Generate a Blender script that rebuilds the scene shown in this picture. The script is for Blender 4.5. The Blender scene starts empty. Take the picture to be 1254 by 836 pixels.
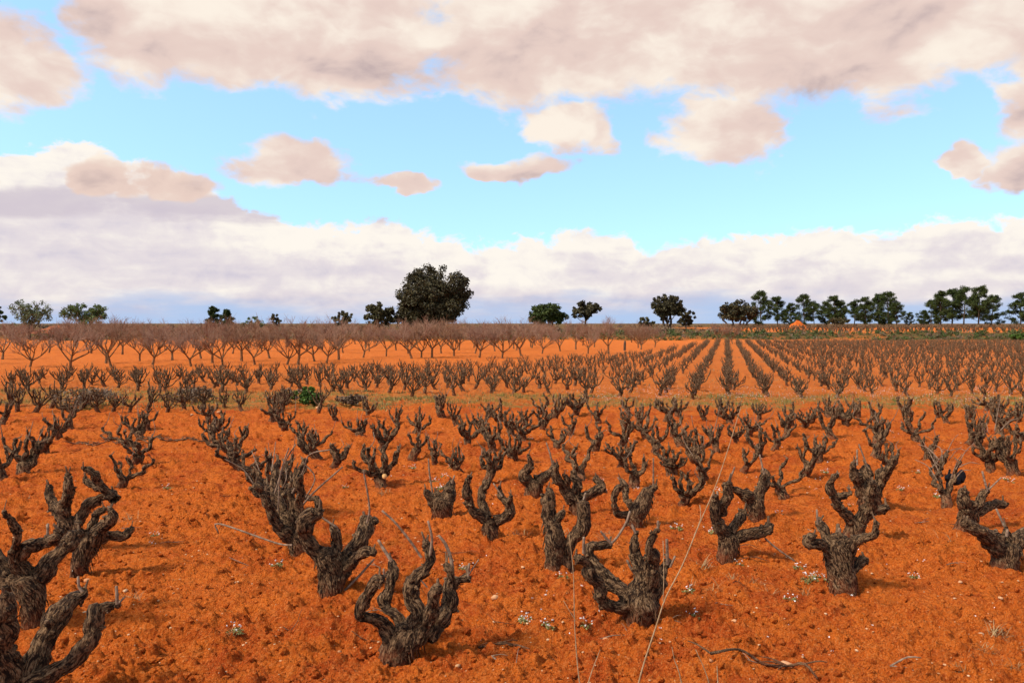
import bpy, math, random
import numpy as np
from mathutils import Vector

# ------------------------------------------------------------------ camera, sky, sun, exposure
sc = bpy.context.scene
COL = sc.collection
F_PX, H_CAM, HOR, CX, CY = 1030.0, 2.4, 396.0, 627.0, 418.0
PITCH = math.atan((CY - HOR) / F_PX)
cam_d = bpy.data.cameras.new('camera'); cam = bpy.data.objects.new('camera', cam_d); COL.objects.link(cam)
cam_d.sensor_width = 36.0; cam_d.lens = 36.0 * F_PX / 1254.0
cam_d.clip_start = 0.05; cam_d.clip_end = 20000
cam.location = (0, 0, H_CAM); cam.rotation_euler = (math.pi / 2 - PITCH, 0, 0)
sc.camera = cam
sc.view_settings.view_transform = 'Standard'
sc.view_settings.look = 'None'
sc.view_settings.gamma = 1
sc.view_settings.use_curve_mapping = False
sc.view_settings.exposure = 0.92
sc.cycles.use_denoising = True
sc.cycles.max_bounces = 4
sc.cycles.transparent_max_bounces = 4

SUN_AZ, SUN_EL = math.radians(-118), math.radians(46)   # azimuth from +Y, clockwise: behind and to the left
SKY_STRENGTH = 0.1

class N:
    """tiny expression helper for shader maths"""
    def __init__(s, tree, sock): s.t, s.s = tree, sock
    def _m(s, op, *others):
        n = s.t.nodes.new('ShaderNodeMath'); n.operation = op
        for i, o in enumerate((s,) + others):
            if isinstance(o, N): s.t.links.new(o.s, n.inputs[i])
            else: n.inputs[i].default_value = o
        return N(s.t, n.outputs[0])
    def __add__(s, o): return s._m('ADD', o)
    __radd__ = __add__
    def __sub__(s, o): return s._m('SUBTRACT', o)
    def __rsub__(s, o): return s._m('MULTIPLY', -1.0)._m('ADD', o)
    def __mul__(s, o): return s._m('MULTIPLY', o)
    __rmul__ = __mul__
    def __truediv__(s, o): return s._m('DIVIDE', o)
    def max(s, o): return s._m('MAXIMUM', o)
    def min(s, o): return s._m('MINIMUM', o)
    def pw(s, o): return s._m('POWER', o)
    def gt(s, o): return s._m('GREATER_THAN', o)
    def clamp(s): return s._m('ADD', 0.0).setclamp()
    def setclamp(s): s.s.node.use_clamp = True; return s
    def smooth(s, a, b):
        n = s.t.nodes.new('ShaderNodeMapRange'); n.interpolation_type = 'SMOOTHSTEP'
        s.t.links.new(s.s, n.inputs[0]); n.inputs[1].default_value = a; n.inputs[2].default_value = b
        return N(s.t, n.outputs[0])

def noise_node(t, vec, scale, detail=4, rough=0.55, dist=0.0, col=False):
    n = t.nodes.new('ShaderNodeTexNoise'); n.noise_dimensions = '3D'
    if vec is not None: t.links.new(vec, n.inputs['Vector'])
    n.inputs['Scale'].default_value = scale; n.inputs['Detail'].default_value = detail
    n.inputs['Roughness'].default_value = rough; n.inputs['Distortion'].default_value = dist
    return n.outputs['Color'] if col else N(t, n.outputs[0])

def mixc(t, fac, a, b):
    n = t.nodes.new('ShaderNodeMix'); n.data_type = 'RGBA'; n.clamp_factor = True
    if isinstance(fac, N): t.links.new(fac.s, n.inputs[0])
    else: n.inputs[0].default_value = fac
    for o, i in ((a, 6), (b, 7)):
        if isinstance(o, (tuple, list)): n.inputs[i].default_value = (*o[:3], 1)
        else: t.links.new(o, n.inputs[i])
    return n.outputs[2]

def vmath(t, op, a, b):
    n = t.nodes.new('ShaderNodeVectorMath'); n.operation = op
    for i, o in enumerate((a, b)):
        if isinstance(o, (tuple, list)): n.inputs[i].default_value = o
        else: t.links.new(o, n.inputs[i])
    return n.outputs[0]

def build_world():
    w = bpy.data.worlds.new('World'); sc.world = w; w.use_nodes = True
    t = w.node_tree; t.nodes.clear()
    out = t.nodes.new('ShaderNodeOutputWorld'); bg = t.nodes.new('ShaderNodeBackground')
    t.links.new(bg.outputs[0], out.inputs[0]); bg.inputs[1].default_value = SKY_STRENGTH
    sky = t.nodes.new('ShaderNodeTexSky'); sky.sky_type = 'NISHITA'; sky.sun_disc = False
    sky.sun_elevation = SUN_EL; sky.sun_rotation = SUN_AZ
    sky.air_density = 1.0; sky.dust_density = 0.4; sky.ozone_density = 2.0
    hs = t.nodes.new('ShaderNodeHueSaturation'); t.links.new(sky.outputs[0], hs.inputs['Color'])
    hs.inputs['Saturation'].default_value = 0.98; hs.inputs['Value'].default_value = 1.85
    hs.inputs['Hue'].default_value = 0.488
    skyc = hs.outputs[0]
    g = t.nodes.new('ShaderNodeTexCoord').outputs['Generated']
    t.links.new(vmath(t, 'NORMALIZE', vmath(t, 'ADD', g, (0, 0, .22)), (0, 0, 0)), sky.inputs[0])
    sep = t.nodes.new('ShaderNodeSeparateXYZ'); t.links.new(g, sep.inputs[0])
    x, y, z = (N(t, o) for o in sep.outputs)
    a = x._m('ARCTAN2', y)
    hyp = (x * x + y * y)._m('SQRT').max(0.02)
    e = z / hyp
    # stretched directions for the noises: seamless round the whole sky
    def vec(sz, off=(0, 0, 0)): return vmath(t, 'ADD', vmath(t, 'MULTIPLY', g, (1, 1, sz)), off)
    # billowing edge noise: several octaves, warped
    v1 = vec(1.7); v2 = vec(2.6)
    warp = vmath(t, 'MULTIPLY', vmath(t, 'SUBTRACT', noise_node(t, v1, 9, 3, 0.5, col=True), (.5, .5, .5)), (.07, .07, .07))
    vw = vmath(t, 'ADD', v1, warp)
    n_big = noise_node(t, vw, 7.0, 2, 0.5) - 0.5
    n_edge = noise_node(t, vw, 15.0, 9, 0.6) - 0.5
    n_fine = noise_node(t, vw, 55.0, 6, 0.6) - 0.5
    # lumps seen from the lit side: difference of the same noise at two heights
    def relief(scale, sz, shift, detail, rough):
        p0 = vmath(t, 'ADD', vec(sz), warp)
        p1 = vmath(t, 'ADD', vec(sz, shift), warp)
        return noise_node(t, p0, scale, detail, rough) - noise_node(t, p1, scale, detail, rough)
    r_big = relief(8, 1.7, (-.012, 0, .045), 4, .45)
    r_mid = relief(24, 2.0, (-.004, 0, .018), 6, .55)
    # --- scattered and overhead cumulus: (px, py, half width, half height up, half height down)
    def ang(px): return math.atan((px - CX) / F_PX)
    def elv(px, py): return (HOR - py) / F_PX * math.cos(ang(px))
    shapes = [
        (20, 85, 105, 70, 62), (250, 45, 150, 110, 72), (400, 50, 190, 120, 78), (700, 55, 200, 120, 88),
        (880, 45, 220, 120, 86), (1060, 55, 165, 110, 78), (1270, 110, 70, 60, 60), (1240, 20, 80, 60, 60),
        (-130, 60, 190, 120, 90), (1450, 30, 200, 90, 90), (380, -75, 120, 60, 50), (1000, -70, 300, 70, 60),
        (365, 214, 88, 46, 22), (895, 168, 98, 66, 38), (705, 162, 56, 40, 34), (632, 210, 68, 26, 17),
        (492, 226, 46, 20, 12), (1250, 212, 62, 34, 18), (1165, 200, 38, 22, 16),
        (205, 228, 62, 30, 24), (125, 224, 40, 26, 20), (-60, 215, 60, 30, 20), (1400, 190, 80, 50, 30),
    ]
    wc = t.nodes.new('ShaderNodeSeparateXYZ'); t.links.new(noise_node(t, vec(1.6, (9, 4, 6)), 11, 4, .55, col=True), wc.inputs[0])
    aw = a + (N(t, wc.outputs[0]) - .5) * .13; ew = e + (N(t, wc.outputs[1]) - .5) * .075
    dens = None
    for (px, py, rw, ru, rd) in shapes:
        a0, e0 = ang(px), elv(px, py)
        c = math.cos(a0) ** 2
        da = (aw - a0) / (rw / F_PX * c)
        de = ew - e0
        de = (de / (ru / F_PX)).max(0.0) + (de * -1.0 / (rd / F_PX)).max(0.0)
        q = 1.0 - (da * da + de * de)
        dens = q if dens is None else dens._m('SMOOTH_MAX', q, 0.35)
    dens = dens.max(-1.5)
    # the same sort of broken cover where the camera does not look
    inside = ((a * a)._m('SQRT')).smooth(1.05, 0.75) * e.smooth(0.75, 0.5)
    gen = (noise_node(t, vec(1.6, (3, 1, 2)), 3.2, 4, 0.5) - 0.47) * 9.0 + e.smooth(0.05, 0.3) - 1.0
    dens = dens * inside + gen * (1.0 - inside)
    dens = dens + n_edge * 1.5 + n_fine * 0.45 + n_big * 0.6
    m_up = dens.smooth(-0.1, 0.5)
    core = dens.smooth(0.3, 1.6)
    shade_up = (0.58 + r_big * 1.5 + r_mid * 0.35 - core * 0.24 + n_big * 0.8)
    k = 1.0 / SKY_STRENGTH
    def C(r, g_, b): # displayed sRGB -> scene value before exposure
        f = lambda v: (v / 255 / 12.92 if v / 255 <= .04045 else ((v / 255 + .055) / 1.055) ** 2.4)
        s_ = k * 2 ** -sc.view_settings.exposure
        return (f(r) * s_, f(g_) * s_, f(b) * s_)
    col_up = mixc(t, shade_up.smooth(0.0, 0.42), C(192, 170, 168), C(234, 208, 196))
    col_up = mixc(t, shade_up.smooth(0.38, 0.85), col_up, C(255, 242, 226))
    # --- the cumulus bank along the horizon
    top = 0.104 + (a * -1.0).smooth(0.20, 0.50) * 0.072 + (a * -1.0).smooth(0.06, 0.2) * 0.014
    bank = (top - e) * 22.0 + n_edge * 1.7 + n_fine * 0.7 + (noise_node(t, vec(.4, (5, 2, 1)), 11, 2) - .5) * 1.3
    m_bank = bank.smooth(-0.05, 0.22)
    low = (e + (noise_node(t, vec(5.0, (1, 7, 3)), 7, 5, .55) - .5) * 0.075).smooth(0.004, 0.040)
    n_layer = noise_node(t, vmath(t, 'ADD', vec(8.5, (2, 2, 2)), warp), 5.5, 5, .5) - .5
    r_bank = relief(19, 1.7, (-.006, 0, .020), 7, .56)
    crest = bank.smooth(1.5, 0.1)
    sh_b = 0.50 + n_layer * 0.95 + r_bank * 1.05 + crest * 0.42 - (1.0 - low) * 0.25
    # a long grey-lavender sheet lying across the front of the bank on the left
    band_e = 0.135 + a * 0.02
    band = (1.0 - ((e - band_e) / 0.018)._m('POWER', 2.0) + n_layer * 3.0 + n_edge * 1.5).smooth(0.0, 0.9) * (a * -1.0).smooth(0.03, 0.17)
    col_b = mixc(t, sh_b.smooth(0.05, 0.5), C(206, 200, 216), C(230, 221, 225))
    col_b = mixc(t, sh_b.smooth(0.4, 0.95), col_b, C(255, 248, 238))
    col_b = mixc(t, band * 0.8, col_b, C(208, 197, 208))
    haze_c = C(180, 203, 238)
    col_b = mixc(t, low, haze_c, col_b)
    below = mixc(t, e.smooth(-0.06, -0.01), C(150, 105, 85), haze_c)
    c1 = mixc(t, m_bank, skyc, col_b)
    c2 = mixc(t, m_up * 0.97, c1, col_up)
    c3 = mixc(t, e.smooth(-0.012, 0.0), below, c2)
    t.links.new(c3, bg.inputs[0])
    w.cycles.sampling_method = 'MANUAL'; w.cycles.sample_map_resolution = 512
build_world()

sun_d = bpy.data.lights.new('sun', 'SUN'); sun = bpy.data.objects.new('sun', sun_d); COL.objects.link(sun)
sun_d.energy = 2.7; sun_d.angle = math.radians(9); sun_d.color = (1.0, 0.93, 0.84)
to_sun = Vector((math.sin(SUN_AZ) * math.cos(SUN_EL), math.cos(SUN_AZ) * math.cos(SUN_EL), math.sin(SUN_EL)))
sun.rotation_euler = to_sun.to_track_quat('Z', 'Y').to_euler(); sun.location = (0, -5, 60)

# ------------------------------------------------------------------ helpers
RNG = np.random.default_rng(7)
random.seed(7)

def hash3(ix, iy, iz, seed):
    h = (ix.astype(np.int64) * 374761393 + iy.astype(np.int64) * 668265263 + iz.astype(np.int64) * 2147483647 + seed * 974711) & 0xFFFFFFFF
    h = ((h ^ (h >> 13)) * 1274126177) & 0xFFFFFFFF
    h = h ^ (h >> 16)
    return (h & 0xFFFF) / 65535.0

def vnoise(p, seed=0):
    """value noise in -1..1 for an (n,3) array"""
    i = np.floor(p); f = p - i; f = f * f * (3 - 2 * f); i = i.astype(np.int64)
    r = 0
    for dx in (0, 1):
        wx = f[:, 0] if dx else 1 - f[:, 0]
        for dy in (0, 1):
            wy = f[:, 1] if dy else 1 - f[:, 1]
            for dz in (0, 1):
                wz = f[:, 2] if dz else 1 - f[:, 2]
                r = r + wx * wy * wz * hash3(i[:, 0] + dx, i[:, 1] + dy, i[:, 2] + dz, seed)
    return r * 2 - 1

def vnoise2(p, seed=0):
    i = np.floor(p); f = p - i; f = f * f * (3 - 2 * f); i = i.astype(np.int64); zz = np.zeros(len(p), np.int64)
    r = 0
    for dx in (0, 1):
        wx = f[:, 0] if dx else 1 - f[:, 0]
        for dy in (0, 1):
            wy = f[:, 1] if dy else 1 - f[:, 1]
            r = r + wx * wy * hash3(i[:, 0] + dx, i[:, 1] + dy, zz, seed)
    return r * 2 - 1

def fbm2(xy, scale, octs=4, gain=.5, seed=0):
    r, amp, tot = 0, 1, 0
    rot = np.array([[.8, .6], [-.6, .8]]); p = xy * scale
    for o in range(octs):
        r = r + amp * vnoise2(p + 17.3 * o, seed + o); tot += amp; amp *= gain; p = p @ rot * 2.03
    return r / tot

def sstep(x, a, b):
    tt = np.clip((x - a) / (b - a), 0, 1); return tt * tt * (3 - 2 * tt)

def terrain(x, y):
    x = np.asarray(x, float); y = np.asarray(y, float)
    yb = 118 + 2.5 * np.sin(x * .05) + 1.2 * np.sin(x * .17 + 1)
    z = 1.06 * sstep(y, yb, yb + 6) + .5 * sstep(y, 126, 195)
    return z

def ray(px, py):
    xc, yc = (px - CX) / F_PX, -(py - CY) / F_PX
    cp, sp = math.cos(PITCH), math.sin(PITCH)
    return Vector((xc, cp + yc * sp, -sp + yc * cp))

def ground_at(px, py, z=0.0):
    r = ray(px, py); k = (z - H_CAM) / r.z
    return Vector((r.x * k, r.y * k, z))

def at_depth(px, py, depth):
    r = ray(px, py); k = depth / r.y
    return Vector((0, 0, H_CAM)) + r * k

def mat(name):
    m = bpy.data.materials.new(name); m.use_nodes = True
    t = m.node_tree; b = t.nodes['Principled BSDF']
    b.inputs['Roughness'].default_value = .9; b.inputs['Specular IOR Level'].default_value = .15
    return m, t, b

def bump(t, b, h, strength, dist):
    n = t.nodes.new('ShaderNodeBump'); n.inputs['Strength'].default_value = strength; n.inputs['Distance'].default_value = dist
    t.links.new(h.s, n.inputs['Height']); t.links.new(n.outputs[0], b.inputs['Normal'])

def attr(t, name, vector=False):
    n = t.nodes.new('ShaderNodeAttribute'); n.attribute_name = name
    return n.outputs['Vector'] if vector else N(t, n.outputs['Fac'])

def objrand(t):
    return N(t, t.nodes.new('ShaderNodeObjectInfo').outputs['Random'])

def geopos(t): return t.nodes.new('ShaderNodeNewGeometry').outputs['Position']

SOIL = (.46, .076, .012)
def soil_material():
    m, t, b = mat('red_soil')
    p = geopos(t)
    n1 = noise_node(t, p, .35, 4); n2 = noise_node(t, p, 2.2, 5, .6); n3 = noise_node(t, p, 14, 6, .65); n4 = noise_node(t, p, 70, 4, .7)
    vo = t.nodes.new('ShaderNodeTexVoronoi'); t.links.new(vmath(t, 'ADD', p, vmath(t, 'MULTIPLY', noise_node(t, p, 20, 2, col=True), (.05, .05, .05))), vo.inputs['Vector']); vo.inputs['Scale'].default_value = 24
    crumb = N(t, vo.outputs['Distance'])
    c = mixc(t, n2.smooth(.38, .62), (.47, .078, .011), (.62, .138, .016))
    c = mixc(t, n1.smooth(.42, .6) * .7, c, (.66, .150, .018))
    c = mixc(t, n3.smooth(.52, .64) * .55, c, (.66, .18, .035))
    c = mixc(t, n3.smooth(.46, .34) * .6, c, (.31, .043, .008))
    c = mixc(t, n4.smooth(.53, .63) * .6, c, (.72, .27, .08))
    c = mixc(t, n4.smooth(.46, .36) * .6, c, (.25, .030, .007))
    c = mixc(t, crumb.smooth(.55, .9) * .35, c, (.22, .028, .006))
    # furrowed orchard and far fields: drier and paler
    dry = attr(t, 'dry'); c = mixc(t, dry * (.55 + n2 * .5), c, mixc(t, n2.smooth(.3, .7), (.58, .135, .022), (.66, .185, .036)))
    f2 = attr(t, 'field2'); c = mixc(t, f2 * n3.smooth(.4, .62) * .5, c, (.46, .17, .045))
    strip = attr(t, 'strip')
    gr = mixc(t, n2.smooth(.45, .62), (.42, .16, .040), (.20, .14, .03))
    gr = mixc(t, n3.smooth(.5, .7) * .7, gr, (.44, .26, .09))
    c = mixc(t, (strip * 1.3 * n3.smooth(.25, .62) * n2.smooth(.3, .55)).clamp(), c, gr)
    bk = attr(t, 'bank'); bc = mixc(t, n2.smooth(.4, .6), (.15, .07, .03), (.07, .075, .02))
    bc = mixc(t, n1.smooth(.55, .68) * .8, bc, (.40, .12, .03))
    c = mixc(t, bk, c, bc)
    t.links.new(c, b.inputs['Base Color'])
    bump(t, b, n3 * .8 + n4 * .5 - crumb * .35, 1.0, .09)
    b.inputs['Roughness'].default_value = 1.0; b.inputs['Specular IOR Level'].default_value = .05
    return m

def bark_material(name, dark, mid, light, soilsplash=True, fine=1.0):
    m, t, b = mat(name)
    v = attr(t, 'bark', True)
    n1 = noise_node(t, v, 40 * fine, 6, .68, 0.8); n2 = noise_node(t, v, 13 * fine, 3); n3 = noise_node(t, v, 120 * fine, 3, .6)
    n4 = noise_node(t, geopos(t), 14, 4, .6)
    rnd = objrand(t)
    c = mixc(t, n1.smooth(.42, .54), dark, mid)
    c = mixc(t, (n1 * .6 + n3 * .4).smooth(.48, .58) * .85, c, light)
    c = mixc(t, n2.smooth(.5, .75) * .35, c, (.11, .055, .028))
    c = mixc(t, n4.smooth(.52, .7) * .2, c, (light[0] * .8, light[1] * .86, light[2] * .92))
    c = mixc(t, attr(t, 'tip'), c, (.27, .165, .09))
    if soilsplash:
        sx = t.nodes.new('ShaderNodeSeparateXYZ'); t.links.new(geopos(t), sx.inputs[0])
        zz = N(t, sx.outputs[2]); c = mixc(t, zz.smooth(.18, .0) * n4.smooth(.35, .6) * .6, c, (.30, .07, .02))
    t.links.new(c, b.inputs['Base Color'])
    bump(t, b, n1 * .9 + n3 * .35, 1.0, .07)
    return m

def plain_material(name, c1, c2, scale=6, rough=.9, bumpd=0.0, rand=0.0, c3=None):
    m, t, b = mat(name)
    p = geopos(t); n1 = noise_node(t, p, scale, 4, .6)
    c = mixc(t, n1.smooth(.35, .65), c1, c2)
    if rand: c = mixc(t, objrand(t) * rand, c, c3 or c2)
    t.links.new(c, b.inputs['Base Color']); b.inputs['Roughness'].default_value = rough
    if bumpd: bump(t, b, n1, .8, bumpd)
    return m

def leaf_material(name, c1, c2, c3=None, trans=.0, scale=1.3):
    m, t, b = mat(name)
    n1 = noise_node(t, geopos(t), scale, 3, .6); r = attr(t, 'leaf')
    c = mixc(t, (n1 * .5 + r * .6).smooth(.3, .8), c1, c2)
    if c3: c = mixc(t, r.smooth(.85, .95), c, c3)
    t.links.new(c, b.inputs['Base Color']); b.inputs['Roughness'].default_value = .65
    b.inputs['Specular IOR Level'].default_value = .25
    return m

M = {}
M['soil'] = soil_material()
M['bark'] = bark_material('old_vine_bark', (.016, .007, .003), (.098, .047, .019), (.36, .215, .105))
M['cane'] = plain_material('dry_cane', (.13, .075, .045), (.27, .18, .115), 30)
M['stalk'] = plain_material('dry_stalk', (.26, .16, .075), (.38, .26, .14), 40)
M['almond'] = bark_material('almond_bark', (.09, .045, .018), (.22, .105, .04), (.32, .17, .075), False, .5)
M['twig'] = plain_material('almond_twigs', (.15, .078, .04), (.28, .155, .085), 2, rand=.5, c3=(.30, .17, .12))
M['trunk'] = bark_material('tree_bark', (.03, .02, .012), (.09, .06, .035), (.16, .11, .07), False, .5)
M['oak'] = leaf_material('holm_oak_leaves', (.016, .014, .005), (.075, .060, .020))
M['pine'] = leaf_material('pine_needles', (.012, .021, .002), (.055, .074, .009))
M['olive'] = leaf_material('olive_leaves', (.06, .075, .03), (.17, .185, .08))
M['green_tree'] = leaf_material('almond_leaves', (.035, .055, .010), (.10, .135, .025))
M['bush'] = leaf_material('green_bush_leaves', (.03, .06, .008), (.09, .16, .018))
M['olivebush'] = leaf_material('dull_bush_leaves', (.035, .03, .010), (.085, .07, .022))
M['scrub'] = leaf_material('dry_scrub', (.085, .052, .028), (.20, .125, .07), (.13, .12, .035))
M['bankgreen'] = leaf_material('bank_grass', (.03, .045, .010), (.09, .11, .022), (.20, .13, .05))
M['grass'] = leaf_material('strip_grass', (.10, .10, .018), (.24, .19, .05), (.40, .27, .10))
M['weed'] = leaf_material('weed_leaves', (.13, .12, .03), (.26, .22, .07), (.36, .20, .07), scale=8)
M['dry'] = leaf_material('dry_grass', (.20, .12, .05), (.38, .25, .11))
M['flower'] = plain_material('white_petals', (.74, .70, .66), (.8, .78, .74), 20, rand=.3, c3=(.7, .6, .5))
M['stone'] = plain_material('pale_stone', (.46, .24, .11), (.58, .38, .21), 9, bumpd=.02, rand=.7, c3=(.48, .15, .04))
M['clod'] = M['soil']
M['black'] = plain_material('black_plastic', (.004, .004, .005), (.009, .009, .011), 20, .6)
M['brown_earth'] = plain_material('brown_earth', (.20, .055, .02), (.30, .09, .03), 1.2, bumpd=.1)
M['cut'] = plain_material('cut_wood', (.55, .26, .08), (.66, .38, .14), 40)

def mesh_np(name, V, quads=None, tris=None, attrs=None, smooth=True):
    me = bpy.data.meshes.new(name)
    V = np.asarray(V, np.float32)
    nq = 0 if quads is None else len(quads); nt = 0 if tris is None else len(tris)
    me.vertices.add(len(V)); me.vertices.foreach_set('co', V.ravel())
    me.loops.add(nq * 4 + nt * 3); me.polygons.add(nq + nt)
    li = []
    if nq: li.append(np.asarray(quads, np.int32).ravel())
    if nt: li.append(np.asarray(tris, np.int32).ravel())
    me.loops.foreach_set('vertex_index', np.concatenate(li))
    st = np.concatenate([np.arange(nq) * 4, nq * 4 + np.arange(nt) * 3]).astype(np.int32)
    me.polygons.foreach_set('loop_start', st)
    me.polygons.foreach_set('use_smooth', np.full(nq + nt, smooth, bool))
    for k, v in (attrs or {}).items():
        v = np.asarray(v, np.float32)
        if v.ndim == 2:
            at = me.attributes.new(k, 'FLOAT_VECTOR', 'POINT'); at.data.foreach_set('vector', v.ravel())
        else:
            at = me.attributes.new(k, 'FLOAT', 'POINT'); at.data.foreach_set('value', v)
    me.update(calc_edges=True); me.validate()
    return me

class MB:
    """collects tubes / leaves, then becomes one mesh"""
    def __init__(s): s.V, s.Q, s.T, s.A, s.n = [], [], [], {}, 0
    def add(s, V, quads=None, tris=None, **attrs):
        V = np.asarray(V, float)
        if quads is not None and len(quads): s.Q.append(np.asarray(quads) + s.n)
        if tris is not None and len(tris): s.T.append(np.asarray(tris) + s.n)
        s.V.append(V); s.n += len(V)
        for k, v in attrs.items(): s.A.setdefault(k, []).append(np.asarray(v, float))
    def mesh(s, name, smooth=True):
        return mesh_np(name, np.concatenate(s.V), np.concatenate(s.Q) if s.Q else None, np.concatenate(s.T) if s.T else None,
                       {k: np.concatenate(v) for k, v in s.A.items()}, smooth)

def catmull(P, step):
    P = np.asarray(P, float)
    if len(P) < 3: 
        n = max(2, int(np.linalg.norm(P[-1, :3] - P[0, :3]) / step) + 1); tt = np.linspace(0, 1, n)[:, None]
        return P[0] * (1 - tt) + P[-1] * tt
    Q = np.vstack([2 * P[0] - P[1], P, 2 * P[-1] - P[-2]]); out = []
    for i in range(1, len(Q) - 2):
        p0, p1, p2, p3 = Q[i - 1], Q[i], Q[i + 1], Q[i + 2]
        n = max(1, int(np.ceil(np.linalg.norm((p2 - p1)[:3]) / step)))
        for k in range(n):
            u = k / n
            out.append(.5 * (2 * p1 + (p2 - p0) * u + (2 * p0 - 5 * p1 + 4 * p2 - p3) * u * u + (3 * p1 - p0 - 3 * p2 + p3) * u ** 3))
    out.append(P[-1]); return np.array(out)

def tube(mb, path, sides=8, step=None, rough=0.0, seed=0, tip=0.0, cap=True, gnarl=0.0):
    """path: list of (x,y,z,r); knobbly skin by noise, bark coordinates that follow the limb"""
    P = np.asarray(path, float)
    step = step or max(.012, P[:, 3].mean() * .7)
    P = catmull(P, step); P[:, 3] = np.maximum(P[:, 3], .0008)
    if len(P) < 2: return
    C, R = P[:, :3].copy(), P[:, 3].copy()
    if gnarl:
        l0 = np.concatenate([[0], np.cumsum(np.linalg.norm(np.diff(C, axis=0), axis=1))]); r0 = R.mean(); u = l0 / (r0 * 2.6)
        zz = np.zeros_like(u); env = np.clip(u / 1.5, 0, 1)
        for ax in range(3): C[:, ax] += (vnoise2(np.stack([u, zz + ax * 7.7 + seed], -1), seed + ax) * .55 + vnoise2(np.stack([u * 2.1, zz + ax * 3.1], -1), seed + 40 + ax) * .3) * r0 * gnarl * env
        R = R * (1 + gnarl * (.26 * vnoise2(np.stack([u * 1.15, zz + 91], -1), seed + 3) + .15 * vnoise2(np.stack([u * 2.7, zz + 33], -1), seed + 8)))
        P[:, 3] = R
    T = np.gradient(C, axis=0); T /= np.linalg.norm(T, axis=1)[:, None] + 1e-9
    nrm = np.cross(T[0], (0.3, .9, .2)); nrm /= np.linalg.norm(nrm) + 1e-9
    Ns = []
    for i in range(len(C)):
        nrm = nrm - T[i] * nrm.dot(T[i]); nrm /= np.linalg.norm(nrm) + 1e-9; Ns.append(nrm)
    Ns = np.array(Ns); B = np.cross(T, Ns)
    L = np.concatenate([[0], np.cumsum(np.linalg.norm(np.diff(C, axis=0), axis=1))])
    th = np.linspace(0, 2 * np.pi, sides, endpoint=False)
    D = Ns[:, None, :] * np.cos(th)[None, :, None] + B[:, None, :] * np.sin(th)[None, :, None]
    r0 = P[:, 3].mean()
    tw = L[:, None] * 3.0
    bk = np.stack([np.cos(th[None] + tw) * R[:, None], np.sin(th[None] + tw) * R[:, None], np.repeat(L[:, None] * .38, sides, 1)], -1) + seed * 1.37
    rr = np.repeat(R[:, None], sides, 1)
    if rough:
        pos = (C[:, None, :] + D * R[:, None, None]).reshape(-1, 3)
        kf = .55 / max(r0, .012)
        lump = vnoise(pos * kf * 1.7 + seed * 3.1, seed) * .6 + vnoise(pos * kf * 4.2 + seed, seed + 5) * .5
        cs = np.stack([np.cos(th[None] + tw * 1.3) * 1.9 + 0 * L[:, None], np.sin(th[None] + tw * 1.3) * 1.9 + 0 * L[:, None], np.repeat(L[:, None] * 5.0, sides, 1)], -1).reshape(-1, 3)
        ridge = vnoise(cs + seed, seed + 9) + .6 * vnoise(cs * 2.3 + seed, seed + 19)
        rr = rr * (1 + rough * (lump + .5 * ridge).reshape(rr.shape))
    V = C[:, None, :] + D * rr[..., None]
    n = len(C); V = V.reshape(-1, 3); bkf = bk.reshape(-1, 3)
    i = np.arange(n - 1)[:, None] * sides; j = np.arange(sides)[None]; jn = (j + 1) % sides
    Q = np.stack([i + j, i + jn, i + sides + jn, i + sides + j], -1).reshape(-1, 4)
    tip_v = np.full(len(V), tip)
    tris = None
    if cap:
        V = np.vstack([V, C[-1] + T[-1] * R[-1] * .6]); bkf = np.vstack([bkf, bkf[-1]]); tip_v = np.append(tip_v, tip)
        k = (n - 1) * sides; jj = np.arange(sides)
        tris = np.stack([k + jj, k + (jj + 1) % sides, np.full(sides, len(V) - 1)], -1)
    mb.add(V, Q, tris, bark=bkf, tip=tip_v)

def link(name, me, material=None, parent=None, loc=None, rotz=None, scale=None):
    o = bpy.data.objects.new(name, me); COL.objects.link(o)
    if me is not None and material is not None and not me.materials: me.materials.append(material)
    if parent is not None: o.parent = parent
    if loc is not None: o.location = loc
    if rotz is not None: o.rotation_euler = (0, 0, rotz)
    if scale is not None: o.scale = (scale,) * 3 if np.isscalar(scale) else scale
    return o

def tag(o, label, cat, group=None, kind=None):
    if label: o['label'] = label
    if cat: o['category'] = cat
    if group: o['group'] = group
    if kind: o['kind'] = kind
    return o

def thing(name, loc, label, cat, group=None, rotz=0, scale=1):
    o = link(name, None, loc=loc, rotz=rotz, scale=scale); o.empty_display_size = .1
    return tag(o, label, cat, group)

# ------------------------------------------------------------------ ground sheet
ORCH = np.array([(-200, -60), (-20, 38.5), (-8.5, 42), (0, 48), (10, 63), (17, 82), (26, 112), (30, 300)], float)
def orchard_edge(x): return np.interp(x, ORCH[:, 0], ORCH[:, 1])
def strip_near(x): return 23.6 + np.asarray(x) * .012
def strip_far(x): return np.interp(x, [-40, -8, -2, 12, 40], [31.5, 29.6, 28.0, 27.3, 28.6])

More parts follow.
